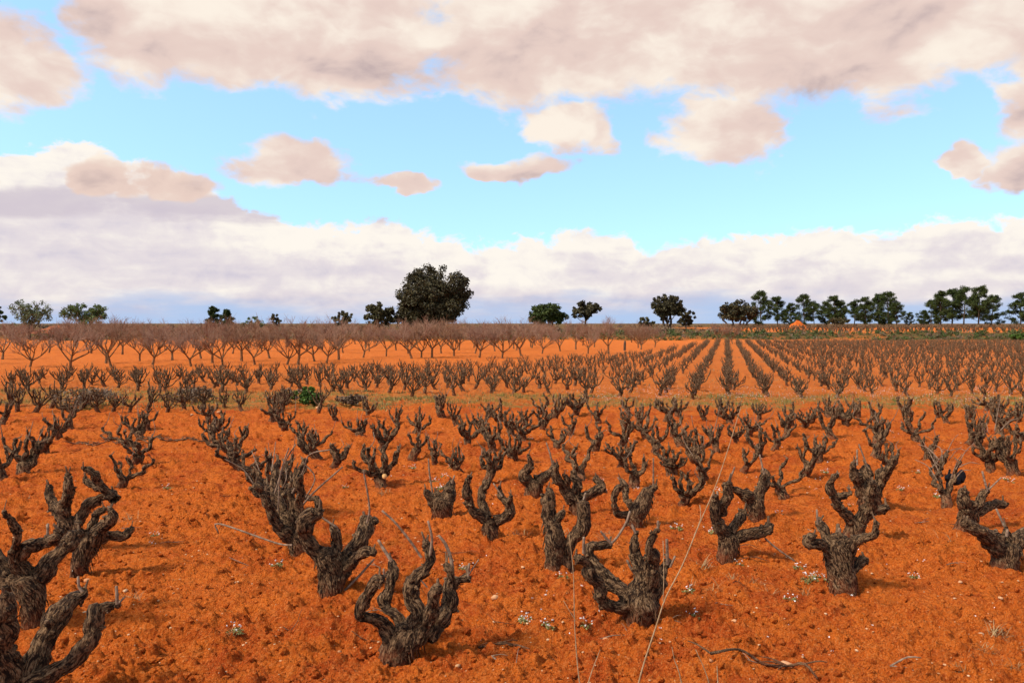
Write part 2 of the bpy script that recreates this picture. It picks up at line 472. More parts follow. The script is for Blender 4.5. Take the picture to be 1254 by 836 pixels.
def build_ground():
    py = np.concatenate([np.linspace(1300, 905, 50), np.arange(900, 470, -.9), np.arange(470, 400, -.7), np.linspace(400, 396.9, 12)])
    yy = H_CAM * F_PX / (py - HOR)
    rad = np.concatenate([[.3, .8, 1.4, 2.0], yy, [4000, 7000, 12000]])
    ang_f = np.linspace(-.70, .70, 780)
    ang_b = np.linspace(.70, 2 * np.pi - .70, 60)[1:-1]
    an = np.concatenate([ang_f, ang_b]); na, nr = len(an), len(rad)
    A, R = np.meshgrid(an, rad)
    k = np.where(np.abs(A) < 1.0, 1 / np.cos(A), 1 / math.cos(1.0)) ; k = np.where(np.abs(A) <= .7, 1 / np.cos(np.clip(A, -.7, .7)), 1 / math.cos(.7))
    X = (R * k * np.sin(A)).ravel(); Y = (R * k * np.cos(A)).ravel()
    xy = np.stack([X, Y], -1); Z = terrain(X, Y)
    d = np.hypot(X, Y)
    front = (np.abs(A).ravel() <= .7)
    # cloddy ploughed soil
    nearw = np.where(front, 1 - sstep(d, 40, 75), 0) * sstep(d, 2.2, 3.2)
    st = np.stack([X * .75, Y], -1)
    big = fbm2(xy, .55, 2, seed=3) * .045
    c1 = fbm2(st, 3.2, 2, .5, 11); c2 = fbm2(st, 8.5, 2, .6, 23); c3 = fbm2(st, 24, 2, .6, 37)
    pits = -np.clip(-.15 - c2, 0, 1) * .12 - np.clip(-.2 - c3, 0, 1) * .05
    patch = sstep(fbm2(xy, .8, 2, seed=77), -.5, .5)
    clod = np.clip(c2 - .12, 0, 1) ** .8 * .085 + np.clip(c3 - .05, 0, 1) * .050
    fur = np.sin((Y + .22 * X + fbm2(xy, .7, 2, seed=5) * .5) * 2 * np.pi / .75) * (.010 + .012 * sstep(Y, 9, 14))
    Z = Z + nearw * (big + c1 * .030 + fur + (pits + clod) * (.55 + .7 * patch) + c3 * .007)
    # open front rows of the block: rougher turned earth near the camera
    Z = Z + np.where(front, 1, 0) * (1 - sstep(d, 6.3, 8.5)) * sstep(d, 3, 4) * (np.abs(c2) * .03 - .01 + c1 * .02)
    # zones
    w = fbm2(xy, .9, 3, seed=50) * 1.0
    sn, sf = strip_near(X), strip_far(X)
    strip = sstep(Y + w * 2.2, sn, sn + 1.4) * (1 - sstep(Y + w * 1.6, sf - 1, sf + 1.5))
    oe = orchard_edge(X)
    orch = sstep(Y + w, oe, oe + 2.0)
    field2 = sstep(Y + w, sf - 1, sf + 1) * (1 - orch)
    yb = 118 + 2.5 * np.sin(X * .05) + 1.2 * np.sin(X * .17 + 1)
    bank = sstep(Y + w * .6, yb - .6, yb + .4) * (1 - sstep(Y + w, yb + 6.5, yb + 8.5) * sstep(X, 30, 42))
    far = sstep(Y, 186, 192)
    bank = np.maximum(bank, far)
    dry = np.maximum(orch, sstep(Y, sf - 1, sf + 2) * .55)
    i = np.arange(nr - 1)[:, None] * na; j = np.arange(na)[None]; jn = (j + 1) % na
    Q = np.stack([i + j, i + na + j, i + na + jn, i + jn], -1).reshape(-1, 4)[:, ::-1]
    # centre fan
    V = np.stack([X, Y, Z], -1); V = np.vstack([V, [0, 0, 0]])
    T = np.stack([np.arange(na), (np.arange(na) + 1) % na, np.full(na, len(V) - 1)], -1)[:, [0, 2, 1]]
    ap = lambda v: np.append(v, 0)
    me = mesh_np('ground', V, Q, T, dict(strip=ap(strip), field2=ap(field2), dry=ap(dry), bank=ap(bank)))
    o = link('ground', me, M['soil']); o['kind'] = 'structure'
    # make sure normals point up
    if me.polygons[len(me.polygons) // 2].normal.z < 0: me.flip_normals()
    return o
ground = build_ground()

def soil_z(x, y): return float(terrain(x, y))

# ------------------------------------------------------------------ vines
def px_limb(mb, pts, tf, y0, lean, sides, rough, seed, base, tip=0.0, step=None, gnarl=0.0):
    """pts in picture units (x, y, radius) of one zoomed view -> world limb around the base depth y0; lean moves it off the picture plane"""
    ox, oy, s = tf; out = []
    n = len(pts); acc = 0; last = None
    for i, p in enumerate(pts):
        px, py = ox + p[0] * s, oy + p[1] * s
        if last is not None: acc += math.hypot(px - last[0], py - last[1])
        last = (px, py)
        dep = y0 + lean[0] + lean[1] * acc * y0 / F_PX
        w = at_depth(px, py, dep) - base
        out.append((w.x, w.y, w.z, p[2] * s * dep / F_PX))
    tube(mb, out, sides, step, rough, seed, tip, gnarl=gnarl)
    return out[-1]

def hero_vine(name, tf, base_px, trunks, arms, canes, label, group='old bush vines standing in the near field', k=1.0, seed=1, cut=None):
    ox, oy, s = tf
    bx, by = ox + base_px[0] * s, oy + base_px[1] * s
    b = ground_at(bx, by); y0 = b.y
    root = thing('grape_vine', b, label, 'vine', group)
    rnd = random.Random(seed)
    tk = MB()
    for q, tr in enumerate(trunks):
        t0 = tr[0]; tr2 = [(t0[0], t0[1] + t0[2] * .9, t0[2] * 1.2), (t0[0], t0[1] + t0[2] * .15, t0[2] * 1.12)] + [(p[0], p[1], p[2]) for p in tr[1:]]
        px_limb(tk, tr2, tf, y0, (0, 0), 30, .22, seed + q, b, step=.016, gnarl=.25)
    # shreds of loose bark hanging off the trunk
    V = tk.V[0]
    for q in range(70):
        p = V[rnd.randrange(len(V))]
        if p[2] < .03: continue
        o = np.array([p[0], p[1], 0]) - np.array([V[:, 0].mean(), V[:, 1].mean(), 0]); o /= np.linalg.norm(o) + 1e-6
        ln = rnd.uniform(.04, .10)
        tube(tk, [(*(p + o * -.004), .005), (*(p + o * .010 + (0, 0, -ln * .5)), .006), (*(p + o * .016 + (0, 0, -ln)), .002)], 4, .03, 0, seed + q)
    link('trunk', tk.mesh('vine_trunk'), M['bark'], root)
    leans = [-.35, .5, .15, -.55, .6, -.1, .35, -.3]
    for q, arm in enumerate(arms):
        mb = MB(); ln = leans[q % 8] * k
        arm2 = [(p[0] + rnd.uniform(-.12, .12) * p[2], p[1], p[2] * rnd.uniform(.74, .99)) for p in arm]
        e = px_limb(mb, arm2, tf, y0, (0, ln), 22, .27, seed * 7 + q, b, gnarl=.75, step=.014)
        # knots and old pruning wounds along the arm, loose bark strips
        VV = mb.V[0][:-1].reshape(-1, 22, 3); nr_ = len(VV); cen_ = VV.mean(1)
        for w in range(max(2, nr_ // 7)):
            k_ = rnd.randrange(nr_ // 4, nr_); j_ = rnd.randrange(22); pnt = VV[k_, j_]; nn = pnt - cen_[k_]; rl_ = np.linalg.norm(nn) + 1e-6; nn = nn / rl_
            big = rnd.uniform(.30, .55) * rl_
            tube(mb, [(*(pnt - nn * big * .9), big * 1.1), (*(pnt + nn * big * .1), big * .95), (*(pnt + nn * big * .55), big * .6)], 8, .012, .3, seed + w)
            if rnd.random() < .35: tube(mb, [(*(pnt + nn * big * .4), big * .42), (*(pnt + nn * big * 1.1), big * .4)], 7, .012, .05, seed, tip=1.0)
        for w in range(nr_ // 2):
            k_ = rnd.randrange(0, nr_ - 4); j_ = rnd.randrange(22); a_, b_ = VV[k_, j_], VV[min(nr_ - 1, k_ + rnd.randrange(3, 7)), j_]; nn = a_ - cen_[k_]; nn = nn / (np.linalg.norm(nn) + 1e-6)
            tube(mb, [(*(a_ - nn * .003), .004), (*((a_ + b_) / 2 + nn * .004), .005), (*(b_ + nn * rnd.uniform(.0, .014)), .002)], 4, .03, 0, seed + w)
        # knuckle and stub spurs at the end
        r = max(.012, e[3])
        c = np.array(e[:3])
        for w in range(3):
            d = np.array([rnd.uniform(-1, 1), rnd.uniform(-1, 1), rnd.uniform(-.2, 1)]); d /= np.linalg.norm(d)
            q0 = c - d * r * .3; q1 = c + d * r * .55
            tube(mb, [(*q0, r * .8), (*c, r * .95), (*q1, r * .45)], 9, .02, .3, seed + w + q)
        for w in range(rnd.choice((1, 1, 2))):
            d = np.array([rnd.uniform(-.5, .5), rnd.uniform(-.5, .5), 1.0]); d /= np.linalg.norm(d); L = rnd.uniform(.04, .09)
            tube(mb, [(*(c + d * r * .2), r * .36), (*(c + d * (r * .5 + L * .5)), r * .26), (*(c + d * (r * .5 + L)), r * .22)], 6, .02, .1, seed, tip=.75)
        link('arm', mb.mesh('vine_arm'), M['bark'], root)
    for q, cn in enumerate(canes):
        mb = MB(); cn = [(p[0], p[1], p[2] * .72) for p in cn]; px_limb(mb, cn, tf, y0, (rnd.uniform(-.03, .06), rnd.uniform(-.25, .25)), 6, .08, seed + q, b, tip=.6, step=.03)
        link('cane', mb.mesh('vine_cane'), M['cane'], root)
    return root

R1 = (0, 480, .426); R2 = (400, 480, .4257); R3 = (824, 480, .4257)
Z7 = (400, 640, .2344); Z8 = (0, 640, .2344); ZB = (640, 640, .2345)
G_HERO = 'old bush vines in the front of the near field'

hero_vine('A', Z7, (345, 722), [[(345, 722, 80), (365, 655, 84), (420, 590, 84), (450, 550, 60)]],
  [[(330, 610, 50), (290, 530, 40), (225, 490, 38), (165, 488, 34), (190, 430, 34), (220, 360, 31), (245, 310, 31), (275, 288, 27)],
   [(400, 570, 50), (370, 500, 40), (320, 440, 37), (295, 395, 36), (330, 335, 32), (360, 270, 30), (346, 205, 19)],
   [(450, 550, 55), (470, 470, 48), (440, 400, 46), (425, 350, 46), (480, 280, 44), (530, 215, 40), (540, 165, 38), (520, 110, 30)],
   [(470, 600, 58), (525, 510, 50), (555, 420, 44), (580, 345, 38)],
   [(520, 600, 55), (585, 505, 50), (630, 410, 45), (660, 330, 35), (700, 300, 28), (738, 290, 24)],
   [(650, 330, 26), (655, 265, 22), (625, 222, 19)]],
  [[(495, 180, 10), (440, 100, 10), (360, 0, 9), (290, -64, 8)], [(540, 170, 11), (550, 80, 10), (530, -10, 9)],
   [(660, 290, 17), (650, 190, 15), (620, 110, 13), (585, 65, 10)], [(340, 200, 14), (300, 140, 12), (270, 90, 10)],
   [(740, 280, 9), (745, 212, 9)], [(525, 335, 7), (485, 290, 6)], [(300, 290, 9), (298, 240, 8)], [(745, 265, 5), (795, 190, 4)]],
  'low stout vine with six thick twisted arms and a long pale slanting cane', G_HERO, 1, 3)

hero_vine('B', ZB, (600, 500), [[(600, 500, 72), (610, 440, 92), (620, 390, 92), (640, 340, 60)]],
  [[(545, 440, 48), (470, 430, 40), (420, 390, 37), (390, 310, 34), (350, 240, 32), (310, 200, 25), (280, 180, 25)],
   [(565, 400, 46), (510, 350, 40), (450, 310, 38), (410, 240, 34), (370, 180, 34), (362, 145, 30), (410, 120, 25), (455, 115, 22)],
   [(610, 350, 55), (620, 250, 42), (600, 180, 35), (570, 120, 30), (575, 75, 28), (595, 50, 20)],
   [(650, 340, 50), (680, 260, 45), (690, 190, 44), (670, 130, 36), (690, 80, 25), (705, 40, 17)],
   [(670, 390, 48), (720, 320, 40), (730, 250, 34), (762, 200, 22)]],
  [[(455, 112, 11), (490, 80, 9), (540, 0, 9), (560, -60, 8)], [(610, 280, 12), (575, 250, 11), (545, 195, 10)], [(757, 215, 13), (753, 85, 10)],
   [(770, 230, 9), (797, 172, 8)], [(460, 108, 10), (425, 65, 10), (408, 45, 9)], [(318, 160, 11), (320, 75, 10)], [(705, 50, 9), (707, -10, 9)], [(590, 55, 10), (570, 10, 9)]],
  'vine whose two long bare arms sweep sideways low above the soil in a U', G_HERO, 1, 5)

hero_vine('C', R3, (490, 562), [[(490, 562, 34), (485, 500, 36), (478, 455, 40), (478, 425, 28)]],
  [[(465, 470, 22), (425, 445, 19), (392, 435, 17), (405, 412, 13)], [(455, 455, 20), (432, 405, 17), (418, 378, 13)],
   [(480, 450, 26), (478, 418, 24)], [(500, 465, 22), (528, 428, 19), (560, 416, 16), (580, 405, 14), (584, 375, 9)], [(500, 530, 17), (530, 500, 15), (552, 484, 15)]],
  [[(417, 380, 5), (414, 338, 4)], [(478, 405, 6), (480, 392, 5)]],
  'thick upright vine with a stubby knob on top beside a scatter of white weeds', G_HERO, 1, 8)
hero_vine('N', R3, (515, 425), [[(515, 425, 26), (522, 395, 26), (530, 370, 24)]],
  [[(525, 385, 22), (495, 352, 19), (470, 312, 17), (455, 270, 13), (470, 240, 10)], [(470, 305, 13), (492, 295, 12), (510, 290, 8)], [(535, 375, 20), (560, 345, 17), (590, 338, 15), (615, 333, 12)],
   [(540, 370, 20), (565, 330, 18), (570, 280, 15), (575, 262, 12)]], [[(470, 240, 4), (478, 232, 4)]],
  'slender forked vine tucked right behind the knob-topped upright vine', G_HERO, 1, 9)
hero_vine('N2', R3, (570, 335), [[(570, 335, 26), (565, 300, 28), (560, 270, 26)]],
  [[(550, 290, 20), (530, 262, 17), (520, 225, 14), (520, 205, 9)], [(560, 270, 22), (555, 240, 20), (560, 215, 14)], [(575, 285, 20), (600, 250, 17), (605, 225, 12)], [(590, 280, 18), (620, 225, 14), (642, 188, 9)]],
  [[(530, 210, 4), (530, 165, 3)], [(560, 215, 3), (535, 150, 3)]],
  'bushy many-armed vine heading the file behind the slender forked vine', G_HERO, 1, 10)

hero_vine('D', R2, (662, 522), [[(655, 522, 28), (655, 460, 29), (650, 400, 24), (640, 350, 20), (638, 310, 16), (640, 285, 12)], [(690, 515, 20), (688, 470, 17), (708, 425, 19), (738, 392, 22), (742, 350, 21), (737, 318, 17)]],
  [[(655, 380, 14), (668, 360, 12), (680, 345, 9)], [(645, 330, 16), (633, 308, 14), (636, 280, 9)]],
  [[(735, 320, 4), (745, 290, 4)]], 'tall vine of two separate curving trunks with hardly any arms', G_HERO, .5, 12)
hero_vine('E', R3, (150, 482), [[(150, 482, 22), (158, 445, 26), (160, 415, 26)]],
  [[(152, 415, 22), (132, 372, 20), (125, 332, 18), (120, 303, 12)], [(165, 405, 18), (185, 372, 16), (206, 346, 13)], [(170, 425, 22), (215, 408, 21), (250, 402, 21), (275, 386, 16)], [(140, 350, 15), (152, 300, 13), (160, 262, 9)]],
  [[(160, 262, 4), (178, 215, 3)], [(130, 310, 4), (128, 285, 4)], [(265, 420, 4), (300, 450, 4), (350, 485, 4)]],
  'vine with one heavy arm reaching sideways and a thin dark cane dragging on the soil', G_HERO, 1, 14)
hero_vine('E2', R3, (245, 365), [[(245, 365, 20), (238, 330, 22), (240, 305, 20)]],
  [[(235, 312, 20), (200, 290, 17), (172, 280, 13), (165, 262, 9)], [(245, 305, 17), (264, 272, 14), (270, 240, 12), (258, 225, 8)], [(240, 305, 15), (250, 270, 12), (262, 240, 9)]],
  [[(262, 235, 4), (250, 180, 3)]], 'squat vine just behind the heavy side-arm vine, arms spread like horns', G_HERO, 1, 15)
hero_vine('K', R3, (955, 515), [[(955, 515, 34), (955, 475, 36), (965, 440, 34)]],
  [[(945, 455, 26), (915, 430, 24), (880, 402, 21), (842, 375, 18)], [(970, 445, 28), (990, 425, 24), (1012, 400, 18), (1030, 375, 12)], [(965, 440, 20), (962, 410, 14), (958, 390, 9)]],
  [[(965, 410, 5), (930, 335, 4)], [(960, 415, 6), (962, 395, 5)], [(900, 520, 4), (925, 512, 4)]],
  'leaning vine with shaggy bark and one straight arm lying far out to its side', G_HERO, 1, 17)
hero_vine('K2', R3, (838, 398), [[(838, 398, 24), (848, 370, 24), (850, 340, 24)]],
  [[(850, 350, 24), (838, 310, 20), (835, 285, 16)], [(855, 350, 18), (880, 340, 16), (920, 326, 16), (950, 320, 11)], [(860, 345, 15), (885, 315, 12), (905, 285, 11)]],
  [[(905, 285, 4), (890, 228, 4)], [(908, 280, 4), (945, 245, 3)], [(880, 375, 3), (880, 335, 5)]],
  'dark vine whose thick trunk splits low, standing behind the shaggy leaning vine', G_HERO, 1, 18)
hero_vine('J', R2, (472, 425), [[(472, 425, 17), (472, 395, 20), (470, 370, 24)]],
  [[(460, 370, 20), (425, 338, 19), (405, 310, 17), (400, 275, 14), (412, 245, 11)], [(465, 360, 17), (450, 322, 17), (452, 290, 17), (462, 262, 12)], [(485, 372, 18), (520, 352, 14), (526, 320, 13), (502, 302, 12), (496, 275, 8)], [(520, 330, 11), (530, 300, 8)]],
  [[(505, 300, 4), (480, 262, 3)], [(410, 250, 4), (408, 238, 4)]], 'graceful candelabra vine on a narrow trunk with four upright arms', G_HERO, 1, 20)
hero_vine('L', R2, (332, 358), [[(332, 358, 26), (330, 328, 32), (335, 308, 30)]],
  [[(315, 322, 22), (292, 297, 15), (285, 285, 9)], [(345, 315, 22), (356, 283, 17), (362, 258, 9)], [(325, 315, 20), (318, 292, 13)]],
  [[(305, 292, 4), (296, 235, 4), (293, 192, 3)], [(360, 262, 4), (368, 240, 3)]], 'short fat vine with one tall thin upright cane', G_HERO, 1, 22)
hero_vine('M', R2, (592, 300), [[(592, 300, 20), (595, 275, 24), (597, 258, 22)]],
  [[(585, 262, 20), (570, 238, 17), (582, 205, 11), (580, 182, 6)], [(608, 258, 20), (635, 238, 18), (655, 215, 15)]],
  [[(650, 208, 4), (642, 175, 4), (632, 145, 3)]], 'vine split in two fat lobes, one ending in a spike', G_HERO, .6, 23)
hero_vine('P', R2, (715, 348), [[(715, 348, 18), (718, 318, 21), (718, 300, 20)]],
  [[(708, 305, 18), (678, 278, 14), (660, 245, 14), (662, 212, 9)], [(728, 305, 18), (768, 288, 16), (790, 268, 14), (778, 245, 9)], [(715, 300, 15), (716, 260, 13), (712, 228, 8)], [(700, 290, 11), (690, 250, 9), (683, 238, 6)]],
  [], 'wide-armed vine seen behind the tall twin-trunk vine', G_HERO, 1, 24)
hero_vine('Q', R2, (885, 388), [[(885, 388, 20), (892, 350, 25), (910, 312, 22), (925, 280, 15)]],
  [[(880, 355, 14), (842, 350, 11), (828, 320, 12), (832, 282, 12), (850, 268, 8)], [(885, 335, 14), (862, 305, 11), (858, 275, 11), (846, 252, 6)], [(925, 285, 12), (945, 270, 9)]],
  [[(940, 272, 4), (940, 190, 3)], [(850, 268, 3), (838, 245, 3)]], 'leaning vine with a hooked loop-shaped arm at one side', G_HERO, 1, 25)
hero_vine('F', R1, (945, 582), [[(945, 582, 34), (955, 525, 34), (952, 490, 38), (945, 460, 34)]],
  [[(930, 470, 34), (890, 442, 29), (868, 408, 27), (880, 370, 25), (910, 355, 18), (918, 340, 10)], [(960, 540, 34), (1000, 470, 32), (1040, 412, 29), (1052, 370, 20)], [(960, 480, 26), (968, 430, 18), (972, 400, 16), (955, 382, 11)], [(1000, 500, 18), (1050, 460, 15), (1072, 458, 13)]],
  [[(1055, 375, 5), (1062, 330, 4), (1045, 225, 4)], [(925, 360, 4), (970, 390, 5)], [(990, 570, 5), (1030, 530, 5), (1075, 480, 4)], [(840, 440, 5), (790, 432, 4), (630, 378, 4), (628, 405, 3)]],
  'hollow-based vine with a swollen arching arm beside a tangle of loose canes', G_HERO, 1, 27)
hero_vine('F2', R1, (862, 462), [[(862, 468, 24), (855, 440, 24), (845, 415, 24)]],
  [[(840, 425, 24), (800, 385, 18), (775, 335, 14), (735, 270, 11)], [(845, 410, 22), (815, 350, 18), (800, 300, 16), (795, 260, 14), (800, 200, 10)], [(860, 410, 20), (845, 350, 17), (840, 310, 14), (830, 285, 12)], [(870, 400, 20), (860, 340, 14), (862, 250, 12), (868, 245, 8)], [(880, 390, 18), (910, 345, 14), (915, 315, 12), (880, 300, 10)]],
  [[(735, 270, 4), (760, 320, 4), (800, 370, 4)], [(840, 290, 4), (870, 230, 3), (890, 180, 3), (950, 165, 3)], [(850, 350, 4), (900, 290, 4), (985, 215, 3)], [(790, 290, 4), (820, 200, 3), (850, 150, 3)], [(800, 340, 4), (805, 240, 3), (830, 160, 3)], [(860, 330, 3), (905, 250, 3), (870, 200, 3)]],
  'sprawling many-armed vine wound about with long loose pale canes', G_HERO, 1, 28)
hero_vine('I', R1, (225, 522), [[(225, 522, 20), (235, 475, 26), (255, 430, 32), (268, 405, 26)]],
  [[(270, 425, 24), (300, 385, 20), (322, 355, 16), (318, 338, 10)], [(280, 425, 20), (315, 410, 16), (350, 415, 14), (378, 388, 8)], [(262, 415, 18), (268, 375, 15), (275, 350, 13), (298, 332, 7)], [(245, 420, 22), (225, 395, 18), (222, 375, 12)]],
  [[(320, 340, 5), (310, 328, 5)]], 'vine on a reddish leaning trunk with a claw-like arm pointing out low', G_HERO, 1, 30)
hero_vine('I2', R1, (200, 455), [[(200, 455, 28), (195, 405, 26), (188, 365, 24)]],
  [[(188, 370, 22), (185, 335, 20), (198, 295, 18), (196, 262, 15), (195, 238, 9)], [(185, 375, 20), (165, 340, 15), (142, 305, 13), (140, 272, 11)], [(200, 400, 22), (235, 360, 19), (255, 322, 18), (280, 305, 17), (325, 292, 13)], [(320, 300, 15), (285, 262, 14), (265, 230, 12), (240, 218, 9)], [(330, 310, 16), (300, 280, 12), (255, 262, 12), (245, 245, 8)]],
  [[(140, 420, 4), (135, 380, 4)]], 'tall crowned vine with two upright fingers, rising behind the broad low vine', G_HERO, .8, 31)
hero_vine('G', R1, (95, 668), [[(95, 668, 28), (95, 612, 34), (85, 565, 40), (78, 530, 38)]],
  [[(75, 535, 30), (62, 490, 24), (82, 445, 21), (130, 436, 18), (168, 402, 16)], [(105, 540, 30), (150, 482, 26), (200, 446, 23), (226, 408, 20)], [(60, 550, 30), (25, 540, 26), (5, 490, 24), (-20, 460, 20)], [(70, 520, 24), (40, 470, 20), (48, 425, 17), (45, 392, 14), (25, 362, 11), (10, 345, 6)]],
  [[(135, 430, 5), (138, 378, 5)], [(10, 350, 4), (8, 340, 4)]], 'broad low vine with massive shaggy trunk and arms writhing to both sides', G_HERO, 1, 33)
hero_vine('H', Z8, (40, 985), [[(40, 985, 105), (60, 900, 110), (70, 830, 100)]],
  [[(60, 850, 80), (45, 700, 55), (30, 560, 50), (30, 430, 42), (25, 380, 30)], [(110, 830, 75), (200, 680, 64), (270, 570, 60), (330, 450, 56), (410, 390, 36), (440, 355, 24)], [(160, 840, 70), (280, 780, 55), (390, 710, 53), (465, 620, 54), (490, 530, 46), (490, 470, 46), (560, 432, 30), (612, 425, 26)], [(20, 850, 70), (-60, 780, 55), (-120, 640, 50)]],
  [[(430, 360, 11), (412, 330, 10), (408, 280, 9)], [(612, 425, 12), (608, 330, 10)], [(620, 420, 8), (648, 390, 8)]],
  'largest vine of the field with three smooth elbowed arms, right below the broad shaggy vine', G_HERO, 1, 35)

# generic vines: a set of shared shapes
def gen_vine(seed, n_arms, height, spread, arm_r, sides=10, forks=.45, upright=.5, thick=1.0, canes=1, low=False):
    r = random.Random(seed)
    hT = height * r.uniform(.26, .40)
    lx, ly = r.uniform(-.08, .08), r.uniform(-.08, .08)
    tr = MB(); R0 = .088 * thick * r.uniform(.85, 1.15)
    tube(tr, [(0, 0, -.10, R0 * 1.25), (0, 0, .0, R0 * 1.2), (lx * .3, ly * .3, hT * .3, R0), (lx * .8, ly * .8, hT * .75, R0 * 1.05), (lx, ly, hT * 1.05, R0 * 1.0), (lx, ly, hT * 1.22, R0 * .6)],
         sides + 4 if not low else sides, .024 if not low else .09, .20, seed, gnarl=.2)
    arms, cl = [], []
    ph0 = r.uniform(0, 6.28)
    for q in range(n_arms):
        mb = MB(); ph = ph0 + q * 6.283 / n_arms + r.uniform(-.4, .4)
        el = math.radians(r.uniform(8, 52)); p = np.array([lx, ly, hT * r.uniform(.8, 1.05)])
        L = (height - hT) * r.uniform(.8, 1.25) ; n = 6 if not low else 4
        ra = arm_r * r.uniform(.85, 1.2); pts = [(*p, ra * 1.25)]
        tgt = math.radians(r.uniform(60, 95)); sp = spread * r.uniform(.7, 1.25)
        for i in range(n):
            f = (i + 1) / n
            e2 = el + (tgt - el) * (f ** (1.4 - upright)) + r.uniform(-.5, .45)
            p2 = ph + r.uniform(-.75, .75)
            d = np.array([math.cos(p2) * math.cos(e2) * sp, math.sin(p2) * math.cos(e2) * sp, math.sin(e2)])
            p = p + d * L / n * 1.15
            pts.append((*p, ra * (1.1 - .38 * f) * r.uniform(.85, 1.2)))
        tube(mb, pts, sides, .022 if not low else .07, .20, seed * 5 + q, gnarl=.8 if not low else .3)
        ends = [(np.array(pts[-1][:3]), pts[-1][3])]
        if r.random() < forks:
            k = r.randint(2, n - 1); q0 = np.array(pts[k][:3]); a2 = r.uniform(0, 6.28); fp = [(*q0, ra * .8)]; f1 = q0
            for i in range(3):
                f1 = f1 + np.array([math.cos(a2) * .6, math.sin(a2) * .6, .5 + .35 * i]) * L * .16; a2 += r.uniform(-.5, .5); fp.append((*f1, ra * (.75 - .1 * i)))
            tube(mb, fp, max(5, sides - 2), None if not low else .07, .25, seed + q); ends.append((f1, fp[-1][3]))
        for c, re in ends:
            if not low:
                tube(mb, [(*(c - (0, 0, re * .6)), re * .9), (*c, re * 1.25), (*(c + (0, 0, re * .8)), re * .7)], 8, .02, .35, seed + q)
            for w in range(r.choice((1, 2, 2))):
                d = np.array([r.uniform(-.8, .8), r.uniform(-.8, .8), r.uniform(.4, 1)]); d /= np.linalg.norm(d); l2 = r.uniform(.03, .10)
                tube(mb, [(*c, re * .45), (*(c + d * l2), re * .3)], 5 if not low else 3, .05, 0, seed, tip=.6)
        arms.append(mb)
        if r.random() < canes / max(1, n_arms):
            mb2 = MB(); c, re = ends[0]; d = np.array([r.uniform(-.5, .5), r.uniform(-.5, .5), 1]); d /= np.linalg.norm(d); l2 = r.uniform(.12, .40)
            b = np.array([r.uniform(-.06, .06), r.uniform(-.06, .06), 0])
            tube(mb2, [(*c, .007), (*(c + d * l2 * .5 + b), .0055), (*(c + d * l2), .004)], 5, .06, 0, seed, tip=.6); cl.append(mb2)
    return tr, arms, cl

NEARV = []
for i in range(16):
    r = random.Random(900 + i)
    tr, arms, cl = gen_vine(100 + i, r.choice((4, 5, 5, 6, 7)), r.uniform(.44, .58), r.uniform(1.0, 1.4), .032, 10, .45, r.uniform(.2, .7), .82, 1.4)
    NEARV.append((tr.mesh('vine_trunk'), [a.mesh('vine_arm') for a in arms], [c.mesh('vine_cane') for c in cl]))
for v in NEARV:
    v[0].materials.append(M['bark'])
    for a in v[1]: a.materials.append(M['bark'])
    for c in v[2]: c.materials.append(M['cane'])

near_px = [(467,597,1.15),(441,536),(468,551),(505,560,.9),(533,568,.85),(409,573),(572,547),(508,532),(486,520),(413,517),(542,512,1.3),(559,521),(596,591,1.05),(564,580,.8),(604,553),(592,532),(615,519),(598,512),
 (630,566,.85),(681,552,.8),(711,587,1.1),(727,555,1.1),(761,573,.9),(776,596,1.0),(761,548),(821,583,.95),(802,555,1.1),(793,538,1.1),(626,536),(642,540),(698,532,1.1),(664,527),(705,508,1.2),(733,517),(644,523),(679,512),(765,525,1.1),(782,523),(815,517),(825,534),(661,508),
 (837,618,.85),(852,566,1.15),(863,588,1.0),(877,553),(910,577,.85),(930,560,.95),(917,533,1.1),(902,542,.8),(960,609,.9),(986,583,1.0),(1001,566),(949,550),(962,534),(984,525),(1018,537,1.1),(992,519),(894,521),(880,510),(865,517),(833,547),(1035,523),(969,523),(826,583,.75),(829,510),
 (1088,577),(1071,560),(1073,545),(1075,532),(1074,519),(1033,521),(1136,564,1.0),(1123,542),(1116,527),(1111,512),(1159,618,.95),(1150,585,.9),(1185,545),(1159,519),(1148,512),(1196,547),(1191,517),(1213,577,1.0),(1241,581,1.1),(1224,532),(1252,542,1.1),(1207,504),(1222,510),(1235,514),(1245,519),
 (28,581,1.05),(6,588,.9),(54,553,1.05),(73,538,1.05),(86,525,1.1),(90,512,1.2),(2,519),(172,538,1.15),(159,551,1.05),(166,570,1.1),(148,598,1.05),(180,526,1.1),
 (261,542),(273,553),(282,562),(293,573),(310,590),(325,604),(338,640,1.05),(352,630,1.05),(267,525,1.1),(255,517),(333,517),(349,527),(368,547),(389,564),(379,556),(1050,512),(930,515),(770,508),(450,510),(1015,512)]

